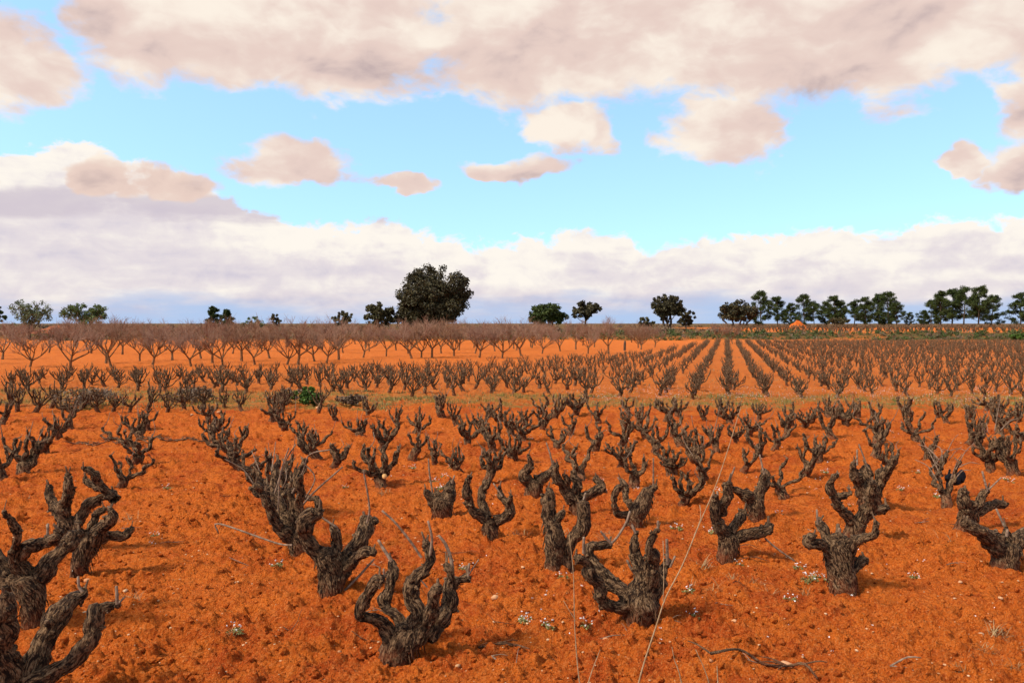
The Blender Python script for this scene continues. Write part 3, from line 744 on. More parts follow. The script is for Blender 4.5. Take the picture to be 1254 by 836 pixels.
NUM = {3: 'three', 4: 'four', 5: 'five', 6: 'six', 7: 'seven', 8: 'eight', 9: 'nine'}
ORD = ['first', 'second', 'third', 'fourth', 'fifth', 'sixth', 'seventh', 'eighth', 'ninth', 'tenth', 'eleventh', 'twelfth', 'thirteenth']
FILES = [(120, 'in the row behind the broad shaggy vine', 'row behind the broad shaggy vine'), (240, 'in the file behind the tall two-fingered vine', 'file behind the tall two-fingered vine'),
         (360, 'in the file behind the cane-wound sprawling vine', 'file behind the sprawling vine')]
def near_label(px, py, v, k):
    n = NUM[len(v[1])]; cane = 'caned ' if v[2] else ''
    size = 'stout' if k > 1.04 else ('small' if k < .92 else 'middling')
    for lim, ph, grp in FILES + [(1100, 'in the file behind the knob-topped vine', 'file behind the knob-topped vine')]:
        lo = {120: -99, 240: 120, 360: 240, 1100: 1040}[lim]
        if lo <= px < lim:
            rank = sorted([e[1] for e in near_px if lo <= e[0] < lim], reverse=True).index(py)
            return f'{n}-armed {cane}vine, {ORD[min(rank, 12)]} {ph}', grp
    marks = [(440, 'in the short row beside the sprawling vine file'), (520, 'past the vine with a pale cut face'), (560, 'behind the fat vine with a tall cane'), (620, 'behind the candelabra vine'), (680, 'behind the two-lobed vine'), (745, 'behind the wide-armed vine'),
             (810, 'behind the hooked-arm vine'), (860, 'behind the leaning tall stalk'), (930, 'behind the heavy side-arm vine'), (985, 'behind the squat horned vine'), (1040, 'beside the knob-topped file'), (1140, 'between the knob-topped file and the black plastic'), (1200, 'by the black plastic'), (2000, 'behind the shaggy leaning vine')]
    m_ = [m for lim, m in marks if px < lim][0]
    d = 'close' if py > 560 else ('farther' if py > 525 else 'near the grass')
    return f'{size} {n}-armed {cane}vine {m_}, {d}', 'vines of the near field'

rv = random.Random(4)
count_v = 21
for q, e in enumerate(near_px):
    px, py = e[0], e[1]; k = e[2] if len(e) > 2 else 1.0
    b = ground_at(px, py); v = NEARV[(q * 7 + rv.randrange(3)) % len(NEARV)]
    lab, grp = near_label(px, py, v, k)
    root = thing('grape_vine', b, lab, 'vine', grp, rv.uniform(0, 6.28), k * rv.uniform(.9, 1.08) * (.93 if py < 540 else 1))
    root.rotation_euler = (rv.uniform(-.15, .15), rv.uniform(-.15, .15), rv.uniform(0, 6.28)); root.scale.z *= rv.uniform(.85, 1.18); root.scale.x *= rv.uniform(.85, 1.15)
    link('trunk', v[0], None, root)
    for a in v[1]: link('arm', a, None, root)
    for c in v[2]: link('cane', c, None, root)
    if (px, py) == (467, 597):
        mb = MB(); c = at_depth(471, 583, b.y - .12)
        inv = root.matrix_basis.inverted()
        w = inv @ c; d = (inv.to_3x3() @ Vector((.1, -1, .25))).normalized()
        tube(mb, [(*(w - d * .05), .03), (*w, .034), (*(w + d * .006), .03)], 10, .02, .08, 3)
        link('cut_face', mb.mesh('cut_face'), M['cut'], root)
    if (px, py) in ((1159, 618), (338, 640), (1213, 577), (1150, 585)):
        for w in range(9 if px == 1159 else 4):
            mb = MB(); a = rv.uniform(0, 6.28); l2 = rv.uniform(.3, .6); z0 = rv.uniform(.3, .6)
            p0 = np.array([math.cos(a) * .12, math.sin(a) * .12, z0]); d = np.array([math.cos(a) * .6, math.sin(a) * .6, rv.uniform(.1, 1.)])
            tube(mb, [(*p0, .008), (*(p0 + d * l2 * .5 + (rv.uniform(-.05, .05), 0, .05)), .006), (*(p0 + d * l2), .004)], 5, .06, 0, w, tip=.7)
            link('cane', mb.mesh('vine_cane'), M['cane'], root)
    count_v += 1

# second vineyard block beyond the grass strip
FARV = []
for i in range(12):
    r = random.Random(500 + i)
    tr, arms, cl = gen_vine(300 + i, r.choice((7, 8, 9)), r.uniform(.52, .66), r.uniform(.85, 1.25), .0185, 6, .9, .55, .62, 0, low=True)
    aj = MB()
    for a in arms:
        aj.V += a.V; n0 = aj.n
        for qd in a.Q: aj.Q.append(qd + n0)
        for td in a.T: aj.T.append(td + n0)
        for k_, v_ in a.A.items(): aj.A.setdefault(k_, []).extend(v_)
        aj.n += a.n
    FARV.append((tr.mesh('vine_trunk'), [a.mesh('vine_arm') for a in arms], aj, tr))
for v in FARV:
    v[0].materials.append(M['bark'])
    for a in v[1]: a.materials.append(M['bark'])

pts2 = []
th = math.atan((890 - CX) / F_PX); dv = np.array([math.sin(th), math.cos(th)]); du = np.array([math.cos(th), -math.sin(th)])
rl = random.Random(12)
for iu in range(-85, 105):
    for iv in range(0, 110):
        p = du * (iu * 1.14 + .1) + dv * (20 + iv * 1.42 + (iu % 2) * .3)
        x, y = p[0] + rl.uniform(-.14, .14), p[1] + rl.uniform(-.14, .14)
        if y < strip_far(x) - .8 or y > min(orchard_edge(x) - .6, 104) or abs(x) > y * .68 + 2: continue
        if rl.random() < .07: continue
        pts2.append((x, y))
# the loose row standing in the grass strip on the left
for (px, py) in [(22,506),(43,506),(138,506),(159,506),(205,506),(226,502),(12,498),(62,500),(100,500),(120,505),(180,503),(250,500),(275,500),(335,503),(389,506),(345,506),(296,503)]:
    g = ground_at(px, py); pts2.append((g.x, g.y))
pts2.sort(key=lambda p: p[1])
n_ind = max(0, 300 - count_v)
def in_view(p): return abs(p[0]) < p[1] * .615
ind, rest = [], []
for p in pts2: (ind if (len(ind) < n_ind and in_view(p)) else rest).append(p)
for q, (x, y) in enumerate(ind):
    v = FARV[rv.randrange(len(FARV))]
    n = NUM[len(v[1])]
    if x < -5: lab, grp = f'bushy {n}-armed vine in the rows between the grass strip and the bare orchard', 'second block rows below the orchard'
    elif x < 5.5: lab, grp = f'bushy {n}-armed vine just past the green grass strip in the second block', 'second block middle rows'
    else: lab, grp = f'bushy {n}-armed vine in the front rows past the white-flowered verge', 'second block rows past the flowered verge'
    root = thing('grape_vine', (x, y, 0), lab, 'vine', grp, rv.uniform(0, 6.28), rv.uniform(.8, 1.08) * (1.14 if x < 6 else .98))
    root.rotation_euler = (rv.uniform(-.12, .12), rv.uniform(-.12, .12), rv.uniform(0, 6.28)); root.scale.z *= rv.uniform(.78, 1.12)
    link('trunk', v[0], None, root)
    for a in v[1]: link('arm', a, None, root)
def scatter_mesh(items, get):
    """joined copies: items (x,y,z,rot,scale), get() -> MB"""
    out = MB()
    for (x, y, z, ro, s_) in items:
        mb = get(); c, sn = math.cos(ro), math.sin(ro)
        if not hasattr(mb, 'cc'):
            mb.cc = (np.concatenate(mb.V), np.concatenate(mb.Q) if mb.Q else None, np.concatenate(mb.T) if mb.T else None, {k_: np.concatenate(v_) for k_, v_ in mb.A.items()})
        V, Q, T, A = mb.cc
        W = np.stack([V[:, 0] * c - V[:, 1] * sn, V[:, 0] * sn + V[:, 1] * c, V[:, 2]], -1) * s_ + (x, y, z)
        out.add(W, Q, T, **A)
    return out
tiny = []
for i in range(8):
    tr, arms, cl = gen_vine(700 + i, 7, .58, 1.0, .019, 4, .8, .55, .62, 0, low=True)
    mbx = MB()
    for a in [tr] + arms:
        n0 = mbx.n; mbx.V += a.V
        for qd in a.Q: mbx.Q.append(qd + n0)
        for td in a.T: mbx.T.append(td + n0)
        for k_, v_ in a.A.items(): mbx.A.setdefault(k_, []).extend(v_)
        mbx.n += a.n
    tiny.append(mbx)
far_items = [(x, y, 0, rv.uniform(0, 6.28), rv.uniform(.7, .95)) for x, y in rest]
o = link('distant_vines', scatter_mesh(far_items, lambda: tiny[rv.randrange(8)]).mesh('distant_vines'), M['bark'])
tag(o, 'mass of bushy vines in long rows filling the back of the second vineyard block', 'vines', kind='stuff')
# terraced vineyard above the bank on the right
ter = []
for iy in range(0, 17):
    for ix in range(0, 48):
        x, y = 24 + ix * 2.9 + rv.uniform(-.3, .3) + iy * .5, 128 + iy * 3.4 + rv.uniform(-.2, .2)
        if x < 34 + (y - 128) * .2 or x > y * .68: continue
        ter.append((x, y, soil_z(x, y), rv.uniform(0, 6.28), rv.uniform(.9, 1.2)))
nano = []
for i in range(4):
    mbx = MB(); r = random.Random(i)
    for q in range(6):
        a = r.uniform(0, 6.28); tube(mbx, [(0, 0, -.1, .07), (math.cos(a) * .15, math.sin(a) * .15, .35, .05), (math.cos(a) * .32, math.sin(a) * .32, r.uniform(.6, .85), .03)], 3, .4)
    nano.append(mbx)
o = link('terrace_vines', scatter_mesh(ter, lambda: nano[rv.randrange(4)]).mesh('terrace_vines'), M['bark'])
tag(o, 'tiny dark vines in rows on the raised terrace in front of the pines', 'vines', kind='stuff')

# ------------------------------------------------------------------ almond orchard
def gen_almond(seed):
    r = random.Random(seed); tk, tw = MB(), MB(); limbs = []
    h = r.uniform(.38, .62); lx, ly = r.uniform(-.12, .12), r.uniform(-.12, .12)
    tube(tk, [(0, 0, -.1, .10), (0, 0, .02, .085), (lx * .5, ly * .5, h * .5, .066), (lx, ly, h, .072), (lx, ly, h + .06, .05)], 8, .08, .12, seed)
    top = np.array([lx, ly, h]); strands = []
    def grow(p, d, L, rad, lev):
        n = 3; pts = [(*p, rad)]; q = p.copy(); dd = d.copy()
        for i in range(n):
            dd = dd + np.array([r.uniform(-.22, .22), r.uniform(-.22, .22), r.uniform(-.06, .22 if lev < 3 else .12)]); dd /= np.linalg.norm(dd)
            q = q + dd * L / n; pts.append((*q, rad * (1 - .45 * (i + 1) / n)))
        if lev <= 1: tube(limbs[-1], pts, 6 if lev == 0 else 4, L / 4, .12 if lev == 0 else 0, seed)
        else: tube(tw, pts, 3, L / (2 if lev == 2 else 1.5), 0, seed)
        if lev >= 4: return
        kids = (3, 4, 4, 3)[lev]
        for k in range(kids):
            f = r.uniform(.35, 1.0); i = min(n - 1, int(f * n)); u = f * n - i
            s0 = np.array(pts[i][:3]) * (1 - u) + np.array(pts[i + 1][:3]) * u
            nd = dd + np.array([r.uniform(-.85, .85), r.uniform(-.85, .85), r.uniform(-.35, .55)]); nd /= np.linalg.norm(nd)
            nl = L * r.uniform(.55, .85); 
            if s0[2] + nd[2] * nl > 2.8: nd[2] *= .5
            grow(s0, nd / np.linalg.norm(nd), nl, max(.0058, rad * (.58 if lev < 2 else .62)), lev + 1)
    nl = r.choice((3, 4, 4, 5)); a0 = r.uniform(0, 6.28)
    for k in range(nl):
        a = a0 + k * 6.283 / nl + r.uniform(-.3, .3); e = math.radians(r.uniform(26, 54))
        limbs.append(MB()); grow(top, np.array([math.cos(a) * math.cos(e), math.sin(a) * math.cos(e), math.sin(e)]), r.uniform(.85, 1.15), .045, 0)
    return tk.mesh('almond_trunk'), [l.mesh('almond_limb') for l in limbs], tw.mesh('almond_twigs')
ALM = [gen_almond(40 + i) for i in range(9)]
for a in ALM:
    a[0].materials.append(M['almond']); a[2].materials.append(M['twig'])
    for l in a[1]: l.materials.append(M['almond'])
alm_px = [(37,449),(87,454),(130,445),(136,450),(187,447),(171,442),(445,438),(473,436),(504,439),(516,438),(529,438),(556,436),(587,438),(615,439),(638,436),(500,433),(452,430),(552,427),(582,433),(606,430),(629,427),
 (664,433),(686,430),(705,428),(720,433),(728,425),(745,433),(785,428),(802,425),(650,425),(211,441),(234,449),(260,444),(273,449),(296,442),(312,446),(330,439),(352,446),(365,446),(385,442),(400,444),(415,441),(246,439),(375,431),(3,440),(-25,446),(60,432),(150,434),(285,433),(320,430),(420,432),
 (880,423),(897,421),(-40,436)]
ra = random.Random(9); alm = [(*ground_at(px, py).xy, 1.0) for px, py in alm_px]
for iy in range(6):
    for ix in range(-20, 8):
        x, y = ix * 5.6 + iy * .9 + ra.uniform(-.6, .6), 68 + iy * 7.6 + ra.uniform(-.8, .8)
        if y > 113 or y < orchard_edge(x) + 8 or abs(x) > y * .68 or x > y * .17: continue
        if min((x - a[0]) ** 2 + (y - a[1]) ** 2 for a in alm) < 7: continue
        alm.append((x, y, 1.0))
for q, (x, y, k) in enumerate(alm):
    v = ALM[ra.randrange(len(ALM))]
    near = q < 54
    nl = {3: 'three', 4: 'four', 5: 'five'}[len(v[1])]
    px = CX + x / y * F_PX
    mark = [m_ for lim, m_ in ((75, 'below the pale olive tree'), (180, 'below the fresh green tree'), (300, 'before the pair of young pines'), (400, 'before the small dark skyline bushes'), (480, 'before the rounded evergreen'), (590, 'under the big holm oak'), (640, 'just past the big holm oak'), (695, 'before the low domed pine'), (760, 'before the ragged thin-stemmed tree'), (870, 'before the tall twin-stemmed oak'), (2000, 'apart below the weedy bank')) if px < lim][0]
    if y < orchard_edge(x) + 18: lab, grp = f'bare {nl}-limbed almond tree at the orchard front, {mark}', 'almond trees at the orchard front'
    else: lab, grp = f'bare {nl}-limbed almond tree in the back orchard rows, {mark}', 'almond trees in the orchard rows'
    s_ = ra.uniform(.82, 1.12)
    root = thing('almond_tree', (x, y, soil_z(x, y)), lab, 'tree', grp, ra.uniform(0, 6.28), s_)
    link('trunk', v[0], None, root); link('twigs', v[2], None, root)['kind'] = 'stuff'
    for l in v[1]: link('limb', l, None, root)
# stake left in the orchard
g = ground_at(765, 429)
mb = MB(); tube(mb, [(0, 0, -.2, .11), (0, 0, .3, .105), (.02, 0, .7, .10), (.02, 0, .85, .07)], 9, .2, .1, 3)
tag(link('stump', mb.mesh('stump'), M['trunk'], loc=g), 'short grey stump post between the almond trees and the vines', 'stump')

# ------------------------------------------------------------------ trees on the skyline
def leaves(mb, C, Rad, n, size, r, flat=.7, needle=False):
    """n small leaf faces spread through a clump at C with radius Rad"""
    d = r.normal(size=(n, 3)); d /= np.linalg.norm(d, axis=1)[:, None]
    rad = Rad * r.random(n) ** .45
    P = np.asarray(C) + d * rad[:, None] * np.array([1, 1, flat])
    u = r.normal(size=(n, 3)); u /= np.linalg.norm(u, axis=1)[:, None]
    if needle: u = u * .5 + d; u /= np.linalg.norm(u, axis=1)[:, None]
    w = np.cross(u, r.normal(size=(n, 3))); w /= np.linalg.norm(w, axis=1)[:, None] + 1e-9
    s1 = size * r.uniform(.6, 1.4, n)[:, None]; s2 = s1 * (.28 if needle else .6)
    V = np.stack([P - u * s1 * .5, P + w * s2 * .5, P + u * s1 * .5, P - w * s2 * .5], 1).reshape(-1, 3)
    Q = np.arange(4 * n).reshape(-1, 4)
    mb.add(V, Q, leaf=np.repeat(r.random(n) * .6 + r.random() * .4, 4))

def broad_tree(seed, width, height, trunk_h, nclump, nleaf, leaf_size, trunks=1, droop=0.0, lobes=7, gap=.0):
    r = np.random.default_rng(seed); rr = random.Random(seed)
    tk, cr = MB(), MB()
    cz = trunk_h + (height - trunk_h) * .48; rz = (height - trunk_h) * .52; rx = width * .5
    heads = []
    for k in range(lobes):
        a = k * 6.283 / lobes * 1.0 + rr.uniform(-.4, .4); f = rr.uniform(.42, .78) if lobes < 12 else rr.uniform(.5, .66)
        heads.append(np.array([math.cos(a) * rx * f, math.sin(a) * rx * f, cz + rz * rr.uniform(-.65, .55)]))
    heads += [np.array([rr.uniform(-.2, .2) * rx, rr.uniform(-.2, .2) * rx, cz + rz * .55]), np.array([0, 0, cz])]
    for k in range(trunks):
        bx = (k - (trunks - 1) / 2) * width * .16
        tube(tk, [(bx, 0, -.3, height * .045), (bx * 1.1, 0, trunk_h * .6, height * .032), (bx * 1.5, 0, trunk_h * 1.2, height * .03), (bx * .8, 0, cz, height * .015)], 8, .3, .1, seed + k)
    for h in heads:
        st = np.array([0, 0, trunk_h * rr.uniform(.7, 1.2)]); mid = (st + h) / 2 + np.array([0, 0, -.05 * height])
        tube(tk, [(*st, height * .018), (*mid, height * .012), (*h, height * .006)], 5, .5, 0, seed)
    for k in range(nclump):
        h = heads[rr.randrange(len(heads))]; d = r.normal(size=3); d /= np.linalg.norm(d)
        c = h + d * np.array([rx * .52, rx * .52, rz * .52]) * rr.uniform(.45, 1.0)
        q = c / np.array([rx, rx, 1]); zz = (c[2] - cz) / rz; L = math.sqrt(q[0] ** 2 + q[1] ** 2 + zz * zz)
        if L > 1: c = np.array([c[0] / L, c[1] / L, cz + (c[2] - cz) / L])
        if gap and rr.random() < gap: continue
        leaves(cr, c, width * rr.uniform(.055, .10), nleaf, leaf_size, r, .8)
    return tk, cr

def pine_tree(seed, height, width, bare):
    r = np.random.default_rng(seed); rr = random.Random(seed); tk, cr = MB(), MB()
    lx = rr.uniform(-.5, .5); P = [(0, 0, -.3, height * .022), (lx * .4, 0, height * .35, height * .016), (lx, rr.uniform(-.2, .2), height * .7, height * .010), (lx * 1.1, 0, height * .95, height * .003)]
    tube(tk, P, 6, .5, .08, seed)
    n = 40
    for k in range(n):
        f = bare + (1 - bare) * (k + rr.random()) / n; z = height * f * .97
        prof = math.sin(min(1, (1.04 - f) / (1.04 - bare)) ** .8 * 2.3) * .5 + .12
        L = width * prof * rr.uniform(.55, 1.15) * (1.2 - .55 * f); a = rr.uniform(0, 6.28) ; up = rr.uniform(.05, .5)
        x0 = lx * f; e = np.array([x0 + math.cos(a) * L, math.sin(a) * L, z + L * up])
        tube(tk, [(x0, 0, z - .1, height * .006), (*((np.array([x0, 0, z]) + e) / 2 + (0, 0, -.05)), height * .004), (*e, height * .002)], 3, .6, 0, seed)
        for w in range(rr.choice((3, 4, 5))):
            u = rr.uniform(.4, 1.05); c = np.array([x0, 0, z]) * (1 - u) + e * u + np.array([rr.uniform(-.3, .3), rr.uniform(-.3, .3), rr.uniform(-.05, .35)]) * width * .13
            leaves(cr, c, height * rr.uniform(.05, .09), 60, .36, r, .8, needle=True)
    return tk, cr

def place_tree(name, tk, cr, loc, leafmat, label, cat, group=None, rotz=0, scale=1, trunkmat='trunk'):
    tm = tk if isinstance(tk, bpy.types.Mesh) else tk.mesh('tree_trunk'); cm = cr if isinstance(cr, bpy.types.Mesh) else cr.mesh('tree_crown', False)
    root = thing(name, loc, label, cat, group, rotz, scale)
    link('trunk', tm, M[trunkmat], root); link('crown', cm, M[leafmat], root)
    return root

def sky_spot(px, depth): 
    x = (px - CX) / F_PX * depth; return (x, depth, soil_z(x, depth))
def size_at(px_n, depth): return px_n * depth / F_PX
def htop(py, depth, px): return H_CAM + (HOR - py) / F_PX * depth - soil_z((px - CX) / F_PX * depth, depth)

# (px centre, top y, width px, depth, kind, label)
place_tree('oak_tree', *broad_tree(1, size_at(86, 133), htop(325, 133, 532), 1.3, 520, 90, .34, 2, lobes=13, gap=.0), sky_spot(532, 133), 'oak', 'big dense round-crowned holm oak towering over the bare orchard', 'tree')
place_tree('oak_tree', *broad_tree(2, size_at(38, 135), htop(371, 135, 464), 1.0, 120, 60, .32, 1), sky_spot(464, 135), 'olivebush', 'small rounded evergreen tree standing beside the big holm oak', 'tree')
place_tree('oak_tree', *broad_tree(3, size_at(30, 138), htop(378, 138, 494), .8, 90, 60, .32, 1), sky_spot(496, 138), 'olivebush', 'low evergreen tree half hidden under the edge of the big holm oak', 'tree')
place_tree('pine_tree', *broad_tree(4, size_at(50, 150), htop(371, 150, 671), 1.0, 210, 60, .36, 2), sky_spot(671, 150), 'pine', 'flat broad green pine with a low domed crown standing alone behind the orchard', 'tree')
place_tree('oak_tree', *broad_tree(5, size_at(36, 150), htop(370, 150, 717), 2.0, 110, 55, .36, 1, gap=.1), sky_spot(717, 150), 'oak', 'small dark ragged tree on a thin stem, next to the low domed pine', 'tree')
place_tree('oak_tree', *broad_tree(6, size_at(40, 160), htop(359, 160, 817), 1.2, 210, 60, .36, 2), sky_spot(817, 160), 'oak', 'tall dark twin-stemmed oak at the end of the orchard', 'tree')
place_tree('oak_tree', *broad_tree(7, size_at(24, 158), htop(380, 158, 843), .8, 60, 50, .36, 1), sky_spot(840, 158), 'oak', 'small round oak leaning against the tall twin-stemmed oak', 'tree')
place_tree('bush', *broad_tree(8, size_at(20, 156), htop(387, 156, 791), .5, 40, 50, .32, 1), sky_spot(791, 156), 'olivebush', 'low round bush at the foot of the tall twin-stemmed oak', 'bush')
place_tree('oak_tree', *broad_tree(9, size_at(48, 185), htop(369, 185, 900), 1.6, 190, 60, .42, 4), sky_spot(902, 185), 'oak', 'dark broad oak on several stems at the near end of the pine row', 'tree')
place_tree('olive_tree', *broad_tree(10, size_at(50, 120), htop(366, 120, 38), .9, 150, 34, .24, 1, gap=.2), sky_spot(36, 120), 'olive', 'pale grey-green loose-crowned olive tree above the orchard tops', 'tree')
place_tree('olive_tree', *broad_tree(11, size_at(52, 120), htop(372, 120, 105), 1.6, 140, 40, .24, 2, gap=.1), sky_spot(105, 120), 'green_tree', 'fresh green open-crowned small tree with a leaning visible stem', 'tree')
place_tree('oak_tree', *broad_tree(12, size_at(24, 140), htop(374, 140, -4), 1.2, 60, 50, .36, 1), sky_spot(-6, 140), 'pine', 'dark green tree cut by the picture edge beyond the pale olive', 'tree')
place_tree('bush', *broad_tree(13, size_at(26, 128), htop(379, 128, 419), .6, 50, 46, .30, 1), sky_spot(419, 128), 'olivebush', 'dull brown-green bush poking above the orchard twigs', 'bush')
place_tree('bush', *broad_tree(14, size_at(16, 150), htop(384, 150, 338), .6, 36, 46, .32, 1), sky_spot(338, 150), 'olivebush', 'small dark bush beyond the orchard near a pair of young pines', 'bush')
place_tree('bush', *broad_tree(15, size_at(40, 150), htop(388, 150, 312), .4, 26, 30, .32, 1, gap=.3), sky_spot(312, 150), 'green_tree', 'sparse low green bush spreading beyond the orchard', 'bush')
for px, top, d in ((262, 376, 150), (281, 380, 150)):
    place_tree('pine_tree', *pine_tree(px, htop(top, d, px), 2.4, .1), sky_spot(px, d), 'pine', 'slim young pine of the pair beyond the bare orchard', 'tree', 'pair of young pines')
PINES = [pine_tree(70 + i, 8.0, 5.0 + .6 * (i % 3), (.06, .14, .22, .08, .16, .03)[i]) for i in range(6)]
PINES = [(a.mesh('pine_trunk'), b.mesh('pine_crown', False)) for a, b in PINES]
pine_px = [(932,357,0),(952,364,1),(985,361,0),(997,371,2),(1010,371,3),(1022,363,1),(1030,370,4),(1046,369,2),(1060,365,3),(1076,361,5),(1088,358,0),(1098,372,4),(1140,368,5),(1152,358,3),(1166,355,1),(1180,354,2),(1198,352,4),(1214,362,0),(1250,360,3),(1262,366,1),(1132,380,0),(968,372,5),(1278,360,2)]
for q, (px, top, k) in enumerate(pine_px):
    d = 190 + (q * 7) % 11; s_ = htop(top, d, px) / 8.0
    if px < 1110: lab, grp = 'dark pine in the long close-set row behind the earth mound', 'pines behind the earth mound'
    elif px < 1225: lab, grp = 'tall dark pine with bare lower stem in the tight clump past the gap', 'clump of tall pines past the gap'
    else: lab, grp = 'dark pine of the last group beyond the tall pine clump', 'last group of pines'
    place_tree('pine_tree', *PINES[k], sky_spot(px, d), 'pine', lab, 'tree', grp, ra.uniform(0, 6.28), s_)
place_tree('pine_tree', *PINES[5], sky_spot(1114, 196), 'pine', 'tiny young pine standing alone in the gap between the pine groups', 'tree', None, 0, .42)
place_tree('bush', *broad_tree(20, size_at(26, 184), htop(389, 184, 1030), .3, 50, 46, .36, 1), sky_spot(1028, 184), 'olivebush', 'rounded olive-brown bush in front of the pine row', 'bush')
place_tree('bush', *broad_tree(21, size_at(26, 116), htop(409, 116, 1247), .2, 60, 46, .22, 1), sky_spot(1248, 117), 'bush', 'bright green bush on the weedy bank at the picture edge', 'bush')
g = ground_at(378, 497)
place_tree('bush', *broad_tree(22, .95, .55, .08, 60, 60, .085, 1), g, 'bush', 'bright green leafy bush in the grass strip among the vines', 'bush')
for px, py, w, h, lab in ((235, 492, 1.5, .42, 'grey-brown scrubby bush beside a pale rock in the grass strip'), (352, 495, 1.2, .45, 'dull dark bush just beside the bright green bush'), (100, 500, 2.0, .6, 'wide twiggy grey-brown bush among the vines of the grass strip'), (430, 496, 1.0, .3, 'low brown scrub clump beside an orange rock in the grass strip')):
    g = ground_at(px, py); place_tree('bush', *broad_tree(px, w, h, .05, 46, 40, .07, 1), g, 'scrub', lab, 'bush')

# ------------------------------------------------------------------ bank scrub, mounds
def clump_field(name, pts, size, n, leaf_size, material, label, cat, flat=.8, seed=3):
    r = np.random.default_rng(seed); mb = MB()
    for (x, y, s_) in pts: leaves(mb, (x, y, soil_z(x, y) + size * s_ * .35), size * s_, n, leaf_size, r, flat)
    return tag(link(name, mb.mesh(name, False), M[material]), label, cat, kind='stuff')
rb = random.Random(21)
def bank_y(x): return 118 + 2.5 * math.sin(x * .05) + 1.2 * math.sin(x * .17 + 1)
def bpts(n, y0, y1, x0=-85, x1=90):
    out = []
    for _ in range(n):
        x = rb.uniform(x0, x1); out.append((x, bank_y(x) + rb.uniform(y0, y1), rb.uniform(.5, 1.3)))
    return out
clump_field('bank_scrub', bpts(330, -.6, 8, -85, 15) + bpts(150, -.6, 8, 15, 90), .55, 26, .26, 'scrub', 'brown dry scrub covering the bank behind the orchard and vineyard', 'scrub')
clump_field('bank_weeds', bpts(520, -.4, 6.5, 5, 90) + bpts(80, 0, 5.5, -20, 5) + bpts(90, 0, 5, -85, -20), .48, 28, .24, 'bankgreen', 'green weeds growing along the slope of the bank', 'weeds')
hp = [(rb.uniform(-130, 150), rb.uniform(182, 192), rb.uniform(.6, 1.3)) for _ in range(620)] + [(rb.uniform(-95, 35), rb.uniform(128, 150), rb.uniform(.6, 1.2)) for _ in range(330)]
clump_field('skyline_scrub', hp, .62, 22, .36, 'scrub', 'low brown hedge of dry scrub along the skyline below the trees', 'scrub')

def mound(name, loc, rx, ry, h, material, label, cat, seed):
    n, m_ = 40, 14; V = [(0, 0, h)]; 
    for j in range(1, m_ + 1):
        f = j / m_
        for i in range(n):
            a = i * 6.283 / n; V.append((math.cos(a) * rx * f, math.sin(a) * ry * f, h * (math.cos(f * math.pi) * .5 + .5) - (.15 if j == m_ else 0)))
    V = np.array(V); V[:, 2] += vnoise(V * 2.2 + seed, seed) * .12 * h + vnoise(V * 6 + seed, seed) * .06 * h; V[:, 0] += vnoise(V * 1.5, seed + 2) * .1 * rx
    T = [(0, 1 + i, 1 + (i + 1) % n) for i in range(n)]; Q = []
    for j in range(m_ - 1):
        for i in range(n): Q.append((1 + j * n + i, 1 + (j + 1) * n + i, 1 + (j + 1) * n + (i + 1) % n, 1 + j * n + (i + 1) % n))
    return tag(link(name, mesh_np(name, V, np.array(Q), np.array(T)), M[material], loc=loc), label, cat)
mound('earth_mound', sky_spot(977, 178), 2.4, 2.0, 1.5, 'soil', 'bright orange heap of earth on the terrace in front of the pine row', 'mound', 4)
mound('earth_mound', sky_spot(72, 128), 4.5, 2.5, 1.0, 'brown_earth', 'long low red-brown earth heap between the olive and the green tree', 'mound', 8)

# ------------------------------------------------------------------ grass strip, verge flowers
def blades(name, pts, hgt, wid, material, label, seed=5):
    r = np.random.default_rng(seed); P = np.array([(x, y, soil_z(x, y) - .02) for x, y in pts]); n = len(P)
    a = r.uniform(0, 6.28, n); h = hgt * r.uniform(.5, 1.5, n); lean = r.uniform(0, .7, n) * h; b = r.uniform(0, 6.28, n)
    w = np.stack([np.cos(a), np.sin(a), 0 * a], -1) * (wid * r.uniform(.6, 1.4, n))[:, None]
    tip = P + np.stack([np.cos(b) * lean, np.sin(b) * lean, h], -1)
    V = np.stack([P - w, P + w, tip], 1).reshape(-1, 3)
    mb = MB(); mb.add(V, None, np.arange(3 * n).reshape(-1, 3), leaf=np.repeat(r.random(n), 3))
    return tag(link(name, mb.mesh(name, False), M[material]), label, 'grass', kind='stuff')
rg = random.Random(31); gp = []
cen = []
for _ in range(300):
    y = rg.uniform(23.5, 33); x = rg.uniform(-.64, .64) * y
    if strip_near(x) - .2 < y < strip_far(x) + .8: cen.append((x, y, rg.uniform(.15, .6)))
for (x, y, s_) in cen:
    for _ in range(int(70 * s_ / .4)): gp.append((x + rg.gauss(0, s_), y + rg.gauss(0, s_ * .5)))
blades('verge_grass', gp, .10, .012, 'grass', 'short green and straw-coloured grass of the strip between the two vineyards')
gp2 = []
for _ in range(900):
    y = rg.uniform(29, 62); x = rg.uniform(-.5, .64) * y
    if y > orchard_edge(x): continue
    s_ = rg.uniform(.1, .4)
    for _k in range(14): gp2.append((x + rg.gauss(0, s_), y + rg.gauss(0, s_)))
blades('row_grass', gp2, .07, .014, 'dry', 'thin straw-coloured grass between the rows of the second vineyard', 8)
def speckles(name, pts, size, material, label, seed=6):
    r = np.random.default_rng(seed); mb = MB()
    for (x, y, z) in pts: leaves(mb, (x, y, z), size, 3, size * 1.5, r, .5)
    return tag(link(name, mb.mesh(name, False), M[material]), label, 'flowers', kind='stuff')
fp = []
for _ in range(150):
    y = rg.uniform(25.5, 31); x = rg.uniform(2, .62 * y)
    for _k in range(rg.randint(3, 14)): fp.append((x + rg.gauss(0, .35), y + rg.gauss(0, .3), rg.uniform(.04, .14)))
